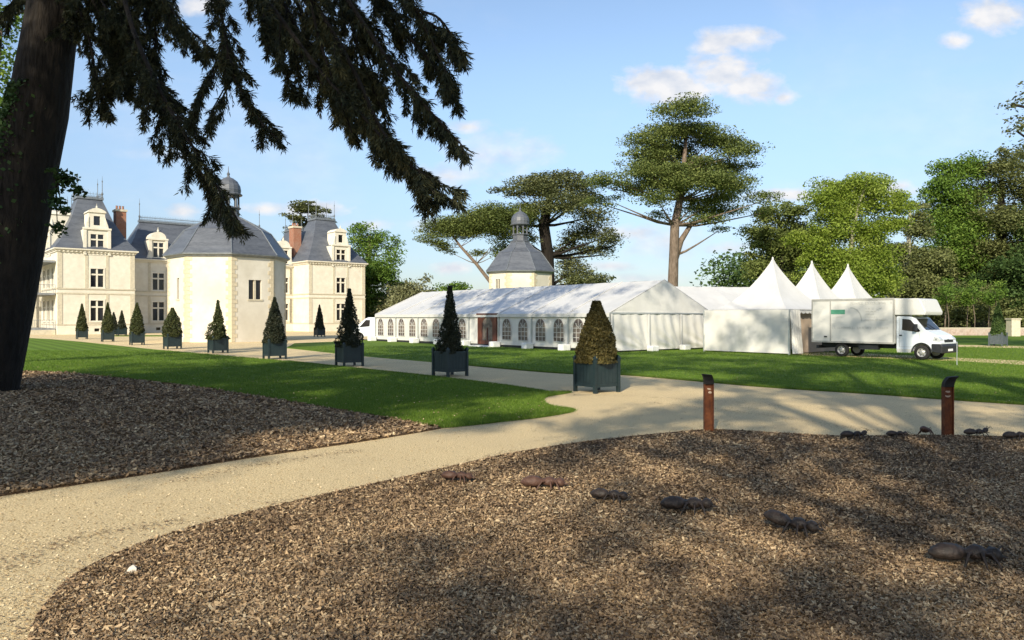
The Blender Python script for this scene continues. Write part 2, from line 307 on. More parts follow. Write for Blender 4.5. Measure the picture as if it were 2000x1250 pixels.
# ------------------------------------------------------------------ foliage machinery
def rand_unit(n):
    a = rng.normal(size=(n,3)); return a/np.linalg.norm(a, axis=1, keepdims=True)
def quads(C, size, up=0.0, aspect=.55, rnd=.45):
    """leaf-sized diamonds at C; up biases the normals upwards."""
    n = len(C); nrm = rand_unit(n); nrm[:,2] = nrm[:,2] + up*np.sign(nrm[:,2]+1e-6); nrm /= np.linalg.norm(nrm, axis=1, keepdims=True)
    t = np.cross(nrm, rand_unit(n)); t /= np.linalg.norm(t, axis=1, keepdims=True)+1e-9
    b = np.cross(nrm, t); s = (size*(1-rnd+2*rnd*rng.random(n)))[:,None]
    V = np.stack([C-t*s, C+b*s*aspect+t*s*.1, C+t*s, C-b*s*aspect+t*s*.1], axis=1).reshape(-1,3)
    return V, np.arange(4*n).reshape(-1,4)
def crown(name, clumps, n, size, mat, parent=None, up=.3, sub=9, sig=.30, flat=1.0, shell=.45, hang=0.0, kind=None, aspect=.55):
    """clumps: (x,y,z,rx,ry,rz). Leaves gather round sub-centres spread through every clump."""
    cl = np.array(clumps, float); wgt = (cl[:,3]*cl[:,4]*cl[:,5])**.62; wgt /= wgt.sum()
    subs = []; 
    for i, c in enumerate(cl):
        k = max(4, int(sub*len(cl)*wgt[i])); d = rand_unit(k); r_ = (shell + (1-shell)*rng.random(k))[:,None]*rng.random((k,1))**.25
        p = c[:3] + d*c[3:6]*r_; rad = (c[3]*c[4]*c[5])**(1/3)*1.25
        subs.append(np.column_stack([p, np.full(k, rad*sig)*(0.6+.8*rng.random(k)), np.clip(rng.normal(.5,.2,k),0,1)]))
    S = np.concatenate(subs); w2 = S[:,3]**1.6; w2 /= w2.sum()
    idx = rng.choice(len(S), n, p=w2); off = rng.normal(size=(n,3)); rr_ = np.linalg.norm(off,axis=1,keepdims=True); off = off/rr_*np.minimum(rr_, 2.0)*np.array([1,1,.55*flat])
    C = S[idx,:3] + off*S[idx,3:4]
    if hang: C[:,2] -= hang*np.abs(rng.normal(size=n))*np.linalg.norm(off[:,:2],axis=1)*S[idx,3]
    V, FV = quads(C, size, up, aspect)
    a = np.clip(S[idx,4]*.75 + rng.random(n)*.4 - .08, 0, 1)
    return np_mesh(name, V, FV, mat, parent, attr=np.repeat(a, 4), kind=kind)
def px_clumps(spec, Y, depth=.85, dj=.5, thick=1.35):
    out = []
    for c in spec:
        px, py, rx, ry = c[:4]; ry *= thick; p = P(px+random.uniform(-6,6), py+random.uniform(-6,6), Y); s = Y/F; dY = (c[4] if len(c) > 4 else (rng.random()-.5)*2*dj*rx*s*1.5)
        out.append((p.x, p.y+dY, p.z, rx*s, rx*s*depth, ry*s))
    return out
def tree(name, label, cat, Y, trunk, spec, n, size, lm, bm_, group=None, up=.3, limbs=True, base=None, **kw):
    """trunk: (px,py,half-width px) from the ground up."""
    b = P(trunk[0][0], trunk[0][1], Y); t = thing(name, label, cat, (b.x, b.y, 0), 0, group)
    s = Y/F; pts = [P(a, c, Y)-Vector((b.x,b.y,0)) for a, c, w in trunk]; pts[0].z = -.1
    mb = MB().tube(pts, [w*s for a,c,w in trunk], 10)
    cl = px_clumps(spec, Y, **{k: kw.pop(k) for k in ('depth','dj','thick') if k in kw})
    cl = [(x-b.x, y-b.y, z, rx, ry, rz) for x,y,z,rx,ry,rz in cl]
    if limbs:
        for c in cl:
            e = Vector(c[:3]); e.z -= c[5]*.35
            k = min(range(len(pts)), key=lambda i: (pts[i]-e).length + max(0, pts[i].z-e.z+.5)*4)
            if pts[k].z < pts[-1].z*.28: k = min(len(pts)-1, k+1)
            a = pts[k]; m1 = a.lerp(e, .5); m1.z = a.z*.45+e.z*.55 - (e-a).length*.04
            m1 += Vector(((random.random()-.5), (random.random()-.5), 0))*(e-a).length*.1
            w = trunk[k][2]*s*.30
            mb.tube([a, a.lerp(m1,.5)+Vector((0,0,-.02*(e-a).length)), m1, e], [w, w*.8, w*.6, w*.22], 6)
    mb.build('trunk', bm_, t, smooth=True)
    crown('crown', cl, n, size, lm, t, up=up, **kw)
    return t

# ================================================================== SETTING
def sheet(name, pts, z, mat, kind='structure', skirt=.06, parent=None):
    pts = [Vector((p[0], p[1], z)) for p in pts]; n = len(pts)
    bm = bmesh.new(); vs = [bm.verts.new(p) for p in pts]; lo = [bm.verts.new((p.x,p.y,z-skirt)) for p in pts]
    f = bm.faces.new(vs); f.normal_update()
    if f.normal.z < 0: f.normal_flip()
    for i in range(n): bm.faces.new((vs[i], vs[(i+1)%n], lo[(i+1)%n], lo[i]))
    bmesh.ops.triangulate(bm, faces=[f]); me = bpy.data.meshes.new(name); bm.to_mesh(me); bm.free(); me.materials.append(mat)
    return link(name, me, parent, kind)
def smooth_line(pts, k=6):
    """Catmull-Rom through 2-D points"""
    out = []; n = len(pts)
    for i in range(n-1):
        p0, p1, p2, p3 = pts[max(i-1,0)], pts[i], pts[i+1], pts[min(i+2,n-1)]
        for j in range(k):
            t = j/k; out.append(tuple(.5*((2*p1[a])+(-p0[a]+p2[a])*t+(2*p0[a]-5*p1[a]+4*p2[a]-p3[a])*t*t+(-p0[a]+3*p1[a]-3*p2[a]+p3[a])*t**3) for a in (0,1)))
    out.append(tuple(pts[-1])); return out
def GL(pxs, z=0): return [tuple(G(a,b,z)[:2]) for a,b in pxs]

sheet('ground', [(-900,-300),(900,-300),(900,1500),(-900,1500)], -.03, M['meadow'], skirt=.5)
sheet('gravel_path', [(-95,-20),(60,-20),(60,60),(-5,100),(-5,140),(-95,140)], 0, M['gravel'], skirt=.02)
# left lawn
LL_top = [(-60,655.5),(100,663),(300,683),(560,706),(700,721),(850,737),(1000,756),(1070,767)]
LL_tip = [(1070,767),(1112,767),(1092,771),(1066,776),(1057,783),(1072,794),(1120,803),(1060,815),(1000,822),(930,830),(862,836)]
LL_bot = [(862,836),(800,825),(700,808),(600,791),(450,766),(300,746),(140,729),(35,725),(-150,716)]
lawn_left = smooth_line(GL(LL_top),3) + smooth_line(GL(LL_tip),5) + smooth_line(GL(LL_bot),4) + [(-60,20),(-75,60),(-75,88)]
sheet('lawn', lawn_left, .03, M['lawn'])
# right / middle lawn
ML_low = [(560,680),(700,695),(850,708),(1000,722),(1120,731),(1220,733),(1350,744),(1500,757),(1700,770),(1850,781),(2000,791),(2300,812)]
lawn_mid = smooth_line(GL(ML_low),3) + [(60,17),(62,60),(62,135),(-6,135),(-12,84),tuple(G(700,666)[:2]),tuple(G(575,671)[:2])]
sheet('lawn', lawn_mid, .03, M['lawn'])
sheet('lawn', GL([(200,657.2),(330,657.2),(330,655),(200,655)]), .03, M['lawn'])
sheet('gravel_path', GL([(1540,693),(1700,700),(1870,706),(2000,714),(2400,730),(2400,722),(2000,706),(1870,700),(1700,692),(1560,688)]), .036, M['gravel'], skirt=.02)
sheet('gravel_path', GL([(1700,671),(1870,678),(2000,681),(2300,687),(2300,683),(2000,677),(1870,674.5),(1700,668.5)]), .036, M['gravel'], skirt=.02)
# mulch beds
LB_low = [(-700,1090),(-300,1020),(0,970),(100,955),(300,925),(500,893),(700,864),(830,843),(862,837)]
bed_left = smooth_line(GL(LB_low),5) + [tuple(p) for p in smooth_line(GL(LL_bot),4)][1:] + [(-40,14)]
sheet('mulch_bed', bed_left, .022, M['mulch'])
RB_edge = [(-60,1900),(0,1500),(60,1250),(90,1190),(150,1130),(250,1080),(400,1030),(600,980),(800,935),(1000,890),(1150,866),(1300,850),(1390,843),(1500,848),(1650,856),(1800,854),(2000,858),(2400,872)]
edge_r = smooth_line(GL(RB_edge),6)
bed_right = edge_r + [(25,10),(25,-3),(-1.2,-3)]
sheet('mulch_bed', bed_right, .03, M['mulch'])
def ribbon(name, line, z0, z1, th, mat, kind='structure'):
    mb = MB()
    for i in range(len(line)-1):
        a = Vector((*line[i],0)); b = Vector((*line[i+1],0)); d = (b-a); 
        if d.length < 1e-4: continue
        nrm = Vector((-d.y,d.x,0)).normalized()*th/2
        mb.add([a-nrm+Vector((0,0,z0)), b-nrm+Vector((0,0,z0)), b-nrm+Vector((0,0,z1)), a-nrm+Vector((0,0,z1)),
                a+nrm+Vector((0,0,z0)), b+nrm+Vector((0,0,z0)), b+nrm+Vector((0,0,z1)), a+nrm+Vector((0,0,z1))],
               [(0,1,2,3),(5,4,7,6),(3,2,6,7)])
    return mb.build(name, mat, kind=kind)
ribbon('bed_edging', edge_r, -.02, .045, .012, M['steel_edge'])

def inside(poly, X, Y):
    poly = np.array(poly); r_ = np.zeros(len(X), bool); j = len(poly)-1
    for i in range(len(poly)):
        xi, yi = poly[i]; xj, yj = poly[j]
        c = ((yi > Y) != (yj > Y)) & (X < (xj-xi)*(Y-yi)/(yj-yi+1e-12)+xi); r_ ^= c; j = i
    return r_
def scatter(poly, n, y0, y1, power, side=.78):
    """points in a polygon, thinning with distance"""
    out = []; got = 0
    while got < n:
        m = n*2; t = rng.random(m)
        if abs(power-1) < 1e-6: Y = y0*(y1/y0)**t
        else: Y = (y0**(1-power) + t*(y1**(1-power)-y0**(1-power)))**(1/(1-power))
        X = (rng.random(m)*2-1)*(Y*side+1.0)
        k = inside(poly, X, Y); out.append(np.column_stack([X[k], Y[k]])); got += k.sum()
    return np.concatenate(out)[:n]
def chips(name, poly, n, y0, y1, power, z, label=None, smin=.022, smax=.06):
    p = scatter(poly, n, y0, y1, power); C = np.column_stack([p, z + rng.random(n)**2*.022])
    a = rng.random(n)*2*np.pi; tilt = rng.normal(size=n)*.35; roll = rng.normal(size=n)*.5
    ln = (smin+(smax-smin)*rng.random(n)**1.8)*(1+.04*p[:,1]); wd = ln*(.16+.34*rng.random(n))
    t = np.column_stack([np.cos(a)*np.cos(tilt), np.sin(a)*np.cos(tilt), np.sin(tilt)])
    b = np.column_stack([-np.sin(a)*np.cos(roll), np.cos(a)*np.cos(roll), np.sin(roll)])
    t *= (ln/2)[:,None]; b *= (wd/2)[:,None]; j = lambda: (1+.5*(rng.random(n)-.5))[:,None]
    up = np.array([0,0,1.])*(.004+.006*rng.random(n))[:,None]
    V = np.stack([C-t*j()-b*j(), C+t*j()-b*j()+up*.5, C+t*j()+b*j(), C-t*j()+b*j()+up], axis=1).reshape(-1,3)
    pt = sum(np.sin(p[:,0]*a_*1.3+b_*2.1)*np.sin(p[:,1]*a_+b_) for a_, b_ in ((.9,.3),(1.7,1.9),(3.1,4.0),(5.3,2.2)))
    v = np.clip(rng.beta(1.6,2.6,n)+.055*pt, 0, 1)
    return np_mesh(name, V, np.arange(4*n).reshape(-1,4), M['chip'], attr=np.repeat(v,4), kind='stuff')
chips('wood_chips', bed_right, 400000, 4.2, 16, 1.5, .034, smin=.014, smax=.040)
chips('wood_chips', bed_left, 90000, 9, 34, 1.7, .026, smin=.03, smax=.07)
# strays on the gravel beside the beds
gp = [(-14,3),(14,3),(14,20),(-14,20)]
def strays(n, y0, y1):
    p = scatter(gp, n, y0, y1, 1.5); k = ~(inside(bed_right,p[:,0],p[:,1])|inside(bed_left,p[:,0],p[:,1])|inside(lawn_left,p[:,0],p[:,1])|inside(lawn_mid,p[:,0],p[:,1]))
    p = p[k]; E = np.array(edge_r+smooth_line(GL(LB_low),5)); d = np.min(np.hypot(p[:,None,0]-E[None,:,0], p[:,None,1]-E[None,:,1]), axis=1)
    return p[(d < np.abs(rng.normal(size=len(p)))*.30)]
p = strays(16000, 4.5, 19); V, FV = quads(np.column_stack([p, np.full(len(p), .012)]), .018, up=3, aspect=.35)
np_mesh('wood_chips', V, FV, M['chip'], attr=np.repeat(rng.random(len(p))*.6,4), kind='stuff')
p = scatter(gp, 60000, 4.5, 20, 1.7); k = ~(inside(bed_right,p[:,0],p[:,1])|inside(bed_left,p[:,0],p[:,1])|inside(lawn_left,p[:,0],p[:,1])|inside(lawn_mid,p[:,0],p[:,1])); p = p[k]
V, FV = quads(np.column_stack([p, np.full(len(p), .006)]), .010, up=1.2, aspect=.8)
M['pebble'] = leafm('pebbles', (.25,.19,.11), (.55,.44,.27), (.70,.58,.38), trans=0, rough=.8)
np_mesh('loose_gravel', V, FV, M['pebble'], attr=np.repeat(rng.random(len(p)),4), kind='stuff')
# drifts of litter and old wheel lines on the gravel
for k_, ln_ in enumerate(([(-60,1130),(60,1085),(180,1048),(340,1018)],[(530,985),(700,957),(900,908),(1010,880)],[(1270,786),(1400,800),(1520,814),(1650,833),(1770,848)],[(350,940),(520,905),(700,880)],[(1050,770),(1250,775),(1500,790),(1800,815)])):
    q_ = np.array(smooth_line(GL(ln_), 30)); m_ = 520; i_ = rng.integers(0, len(q_), m_)
    p = q_[i_] + rng.normal(size=(m_,2))*np.array([.12,.06]); V, FV = quads(np.column_stack([p, np.full(m_, .010)]), .016, up=3, aspect=.4)
    np_mesh('path_litter', V, FV, M['chip'], attr=np.repeat(rng.random(m_)*.4,4), kind='stuff')
# grass blades
def blades(poly, n, y0, y1, power, h):
    p = scatter(poly, n, y0, y1, power); a = rng.random(n)*2*np.pi; hh = h*(.6+.8*rng.random(n))*(1+.02*p[:,1]); w = .004*(1+.10*p[:,1])
    C = np.column_stack([p, np.full(n,.03)]); t = np.column_stack([np.cos(a),np.sin(a),np.zeros(n)])*(w/2)[:,None]
    tip = C + np.column_stack([rng.normal(size=n)*.35, rng.normal(size=n)*.35, np.ones(n)])*hh[:,None]
    V = np.stack([C-t, C+t, tip], axis=1).reshape(-1,3); vv = np.clip(rng.normal(.45,.25,n),0,1)
    np_mesh('grass', V, np.arange(3*n).reshape(-1,3), M['blade'], attr=np.repeat(vv,3), kind='stuff')
blades(lawn_left, 160000, 14, 48, 1.9, .032)
blades(lawn_mid, 150000, 17, 55, 1.9, .032)

def edge_blades(line, n, h=.04):
    q = np.array(line); d = np.hypot(*np.diff(q,axis=0).T); t = rng.random(n)*d.sum(); c = np.concatenate([[0],np.cumsum(d)]); i = np.clip(np.searchsorted(c,t)-1,0,len(d)-1)
    f = ((t-c[i])/d[i])[:,None]; p = q[i]*(1-f)+q[i+1]*f + rng.normal(size=(n,2))*.035; w = .012; a = rng.random(n)*6.28
    C = np.column_stack([p, np.full(n,.012)]); tt = np.column_stack([np.cos(a),np.sin(a),np.zeros(n)])*w/2
    tip = C+np.column_stack([rng.normal(size=n)*.5, rng.normal(size=n)*.5, np.ones(n)])*(h*(.5+rng.random(n)))[:,None]
    np_mesh('grass', np.stack([C-tt,C+tt,tip],axis=1).reshape(-1,3), np.arange(3*n).reshape(-1,3), M['blade'], attr=np.repeat(rng.random(n),3), kind='stuff')
edge_blades(smooth_line(GL(LL_tip+LL_bot[1:7]),5), 16000, .05)
edge_blades(smooth_line(GL(ML_low[2:11]),5), 22000, .05)
edge_blades(smooth_line(GL(LL_top[3:]),5), 12000, .05)

# ================================================================== CHATEAU
CA = math.atan2(.643,.766)
ch = thing('chateau', 'grand cream stone country house with steep slate mansard roofs and dormers', 'chateau', (-57,95,0), CA)
xface, yin = Vector((1,0,0)), Vector((0,1,0))
_win = {}
def cross_window(x, y, z0, w, h, rz=0, parent=None):
    key = (w,h)
    if key not in _win:
        m = MB(); t = .20
        m.box(-t/2, t/2, .03, .16, 0, h); m.box(-w/2, -t/2, .03, .16, h*.64, h*.64+t); m.box(t/2, w/2, .03, .16, h*.64, h*.64+t)
        m.box(-w/2-.18, -w/2, -.06, .05, -.1, h+.18); m.box(w/2, w/2+.18, -.06, .05, -.1, h+.18); m.box(-w/2, w/2, -.06, .05, h, h+.18)
        m.box(-w/2-.25, w/2+.25, -.12, .06, -.24, -.1)
        o = m.build('window', M['stone']); pm = MB(); pm.box(-w/2, w/2, .2, .24, 0, h); q = pm.build('pane', M['glass'], o)
        _win[key] = o
    else: o = copy_tree(_win[key])
    o.parent = parent or ch; o.location = (x,y,z0); o.rotation_euler = (0,0,rz); return o
def mansard(x0,x1,y0,y1,z0,z1,tx0,tx1,ty0,ty1,name='roof'):
    m = MB(); e = .35
    a = (x0-e,x1+e,y0-e,y1+e); t = (tx0,tx1,ty0,ty1); prev = a; pz = z0
    for f, g in ((.12,.10),(.30,.27),(.6,.585),(1,1)):
        c = tuple(a[i]+(t[i]-a[i])*(f + .10*math.sin(math.pi*f)*(1 if f<1 else 0)) for i in range(4)); z = z0+(z1-z0)*g
        m.frustum(prev, pz, c, z); prev = c; pz = z
    rf = m.build(name, M['slate'], ch)
    # zinc platform, cresting, finials
    q = MB().box(tx0-.15,tx1+.15,ty0-.15,ty1+.15,z1,z1+.3); q.build('ridge_cap', M['zinc'], rf)
    c = MB()
    for (ax,ay),(bx,by) in (((tx0,ty0),(tx1,ty0)),((tx1,ty0),(tx1,ty1)),((tx1,ty1),(tx0,ty1)),((tx0,ty1),(tx0,ty0))):
        ln = math.hypot(bx-ax,by-ay); k = max(2,int(ln/.35))
        c.tube([(ax,ay,z1+.75),(bx,by,z1+.75)], .03, 4); c.tube([(ax,ay,z1+.45),(bx,by,z1+.45)], .025, 4)
        for i in range(k+1):
            f = i/k; c.tube([(ax+(bx-ax)*f, ay+(by-ay)*f, z1+.3),(ax+(bx-ax)*f, ay+(by-ay)*f, z1+1.0)], .022, 4)
    c.build('cresting', M['zinc'], rf)
    return rf, z1
def finial(parent, x, y, z, h=2.6):
    MB().lathe([(.10,0),(.13,.15),(.06,.3),(.16,.55),(.05,.8),(.045,h*.7),(.09,h*.74),(.03,h*.8),(.012,h)], 6, (x,y,z)).build('finial', M['zinc'], parent)
def dormer(x, y, z0, w, ww, wz0, wh, ztop, upper=None, arch=False, rz=0):
    d = bpy.data.objects.new('dormer', None); COL.objects.link(d); d.parent = ch; d.location = (x,y,0); d.rotation_euler = (0,0,rz)
    m = MB(); m.wall((-w/2,0,0), xface, yin, w, z0, ztop, [(w/2-ww/2,w/2+ww/2,wz0,wz0+wh)], .25)
    m.add([(-w/2,0,z0),(-w/2,0,ztop),(-w/2,3,ztop),(-w/2,3,z0)],[(0,1,2,3)]); m.add([(w/2,0,z0),(w/2,0,ztop),(w/2,3,ztop),(w/2,3,z0)],[(3,2,1,0)])
    m.add([(-w/2,0,ztop),(w/2,0,ztop),(w/2,3,ztop),(-w/2,3,ztop)],[(0,1,2,3)])
    m.box(-w/2-.15,w/2+.15,-.2,.1,ztop-.02,ztop+.22); m.box(-w/2-.1,-w/2+.28,-.12,0-.003,z0,ztop-.02); m.box(w/2-.28,w/2+.1,-.12,-.003,z0,ztop-.02)
    if not upper:   # scroll sides
        for s in (-1,1):
            m.prism([(s*w/2+s*.1,z0),(s*(w/2+.75),z0),(s*(w/2+.6),z0+.45),(s*(w/2+.28),z0+.8),(s*(w/2+.1),z0+1.7)], -.1, .35)
    if arch:
        k = 9; pts = [(-w/2+.1,ztop+.22)]+[(-(w/2-.1)*math.cos(math.pi*i/k), ztop+.22+.95*math.sin(math.pi*i/k)) for i in range(k+1)]+[(w/2-.1,ztop+.22)]
        m.prism(pts[1:-1], -.1, 2.4); m.lathe([(.1,0),(.16,.15),(.05,.4),(.02,.7)],6,(0,.2,ztop+1.15))
    if upper:
        uw, uz1 = upper; z = ztop+.22
        m.wall((-uw/2,.1,0), xface, yin, uw, z, uz1, [(uw/2-.38,uw/2+.38,z+.35,z+1.55)], .2)
        for s in (-1,1):
            m.add([(s*uw/2,.1,z),(s*uw/2,.1,uz1),(s*uw/2,2.8,uz1),(s*uw/2,2.8,z)],[(0,1,2,3)])
            m.prism([(s*uw/2,z),(s*(uw/2+.42),z),(s*(uw/2+.32),z+.4),(s*(uw/2+.05),z+1.2),(s*uw/2,z+1.4)], 0, .3)
        m.prism([(-uw/2-.15,uz1),(uw/2+.15,uz1),(uw/2,uz1+.25),(.5,uz1+.5),(0,uz1+.62),(-.5,uz1+.5),(-uw/2,uz1+.25)], -.05, 2.6)
        m.lathe([(.08,0),(.13,.12),(.03,.35),(.01,.6)],6,(0,.2,uz1+.6))
    m.build('gable_wall', M['stone'], d)
    if upper:
        MB().box(-.38,.38,.27,.31,ztop+.22+.35,ztop+.22+1.55).build('pane', M['glass'], d)
    # window in the dormer (stone cross and glass)
    t = .18; q = MB(); q.box(-t/2,t/2,.03,.15,wz0,wz0+wh); q.box(-ww/2,-t/2,.03,.15,wz0+wh*.62,wz0+wh*.62+t); q.box(t/2,ww/2,.03,.15,wz0+wh*.62,wz0+wh*.62+t)
    q.build('mullion', M['stone'], d); MB().box(-ww/2,ww/2,.18,.22,wz0,wz0+wh).build('pane', M['glass'], d)
    return d
def block(x0,x1,y0,y1,eave,wins,left_wins=(),base=1.2,name='wall',bands=True, corn=.5, leftwall=True, pil=True):
    m = MB(); t = .16
    fl = [(1.75,2.6),(6.1,2.35)]
    m.wall((x0,y0,0), xface, yin, x1-x0, 0, eave, [(w-x0-.75,w-x0+.75,z,z+h) for w in wins for z,h in fl]+[(w-x0-.3,w-x0+.3,.35,.75) for w in wins], .3)
    if leftwall: m.wall((x0,y0,0), yin, xface, y1-y0, 0, eave, [(w-y0-.75,w-y0+.75,z,z+h) for w in left_wins for z,h in fl], .3)
    m.add([(x1,y0,0),(x1,y1,0),(x1,y1,eave),(x1,y0,eave)],[(0,1,2,3)]); m.add([(x0,y1,0),(x1,y1,0),(x1,y1,eave),(x0,y1,eave)],[(3,2,1,0)])
    m.build('wall', M['stone'], ch)
    for w in wins:
        for z,h in fl: cross_window(w, y0, z, 1.5, h)
        MB().box(w-.3,w+.3,y0+.25,y0+.28,.35,.75).build('basement_vent', M['glass'], ch)
    for w in left_wins:
        for z,h in fl: cross_window(x0, w, z, 1.5, h, rz=-math.pi/2)
    b = MB()
    for z, hh, pr in ((5.15,.16,.07),(5.75,.16,.09),(base,.12,.06)):
        b.box(x0-pr,x1+pr,y0-pr,y0-.002,z,z+hh)
        if leftwall: b.box(x0-pr,x0-.002,y0-.0,y1,z,z+hh)
    b.build('string_course', M['trim'], ch)
    c = MB()
    for k,(z,hh,pr) in enumerate(((eave-.28,.18,.14),(eave-.10,.12,.26),(eave+.02,.16,.40))):
        c.box(x0-pr,x1+pr,y0-pr,y0,z,z+hh)
        c.box(x0-pr,x0,y0,y1,z,z+hh) if leftwall else None
        c.box(x1,x1+pr,y0,y1,z,z+hh)
    if corn:
        nb = int((x1-x0)/.45)
        for i in range(nb): xx = x0+.2+i*(x1-x0-.4)/(nb-1); c.box(xx-.09,xx+.09,y0-.24,y0-.142,eave-.28,eave-.102)
    c.build('cornice', M['stone'], ch)
    if pil:
        cols = [(x0,x0+.55),(x1-.55,x1)] + [(w+s*1.2-.17,w+s*1.2+.17) for w in wins for s in (-1,1)]
        for xa,xb in cols:
            for za,zb in ((base+.14,5.14),(5.93,eave-.3)): MB().box(xa,xb,y0-.05,y0-.003,za,zb).build('pilaster', M['trim'], ch)
# west pavilion, middle wing, east pavilion, rear pavilions
block(0,8.93,0,12,10.75,[4.45],left_wins=(3,6.2,9.4))
block(8.93,33.6,5.7,17,10.25,[13.4,18.2,23,27.8,32.0],leftwall=False,corn=0)
block(33.6,43.3,0,12,10.75,[39.0],left_wins=())
for xa in (-1.5,35.5):
    m = MB().box(xa,xa+9,13,24,0,10.7); m.build('wall', M['stone'], ch)
    rf,z = mansard(xa,xa+9,13,24,10.7,17.4,xa+3,xa+6,17,20)
    for q in ((xa+3,17),(xa+6,17),(xa+3,20),(xa+6,20)): finial(rf,*q,z+.3)
rf,z = mansard(0,8.93,0,12,10.95,18,3.1,6.0,4.6,7.4)
for q in ((3.1,4.6),(6.0,4.6),(3.1,7.4),(6.0,7.4)): finial(rf,*q,z+.3,3.0)
rf,z = mansard(33.6,43.3,0,12,10.95,18,37.0,40.2,4.6,7.4)
for q in ((37,4.6),(40.2,4.6),(37,7.4),(40.2,7.4)): finial(rf,*q,z+.3,3.0)
rf,z = mansard(8.93,33.6,5.7,17,10.45,16.2,12.3,30.3,11,11.6)
finial(rf,12.3,11.3,z+.3,3.2); finial(rf,30.3,11.3,z+.3,3.2)
for x_ in (4.45,39.0): dormer(x_,-.05,10.2,3.0,1.5,10.85,2.05,13.5,upper=(1.9,15.7))
for x_ in (13.4,18.2,23,27.8,32.0): dormer(x_,5.65,10.0,2.3,1.35,10.75,2.05,13.2,arch=True)
dormer(-.05,6.2,10.2,2.8,1.4,10.85,2.05,13.5,upper=(1.9,15.7),rz=-math.pi/2)
def chimney(x,y,z0,z1,w,d,mat='brick'):
    c = MB().box(x-w/2,x+w/2,y-d/2,y+d/2,z0,z1).build('chimney', M[mat], ch)
    MB().box(x-w/2-.12,x+w/2+.12,y-d/2-.12,y+d/2+.12,z1,z1+.3).build('chimney_cap', M['trim'], c)
    q = MB()
    for k in (-1,0,1): q.lathe([(.16,0),(.13,.5),(.17,.55)],8,(x+k*w*.3,y,z1+.3))
    q.build('chimney_pot', M['brick'], c)
chimney(8.7,7.0,10,16.9,1.3,1.6); chimney(34.6,7.2,10,16.6,1.3,1.7); chimney(-.9,16,10,17,1.2,1.5)
# iron verandah on the west side
v_ = MB()
for z in (5.0,9.1): v_.box(-3.1,-.12,.8,11.4,z,z+.25)
v_.box(-3.1,-.12,.8,11.4,.6,.8)
v_.build('verandah_floor', M['iron'], ch)
q = MB()
for yy_ in (.9,3.5,6.1,8.7,11.3):
    for z0,z1 in ((.8,5.0),(5.25,9.1)): q.tube([(-3.0,yy_,z0),(-3.0,yy_,z1)], .09, 6)
q.build('verandah_column', M['iron'], ch)
q = MB()
for z0 in (.8,5.25):
    q.box(-3.03,-2.97,.9,11.3,z0+1.0,z0+1.06)
    for i in range(50): yv = .9+i*10.4/49; q.box(-3.015,-2.985,yv-.015,yv+.015,z0,z0+1.0)
    for i in range(14): xv = -3+i*2.9/13; q.box(xv-.015,xv+.015,.87,.9,z0,z0+1.0)
    q.box(-3.03,-.1,.85,.91,z0+1.0,z0+1.06)
q.build('balustrade', M['iron'], ch)
MB().box(-3.3,-.1,.6,11.6,0,.6).build('verandah_steps', M['trim'], ch)

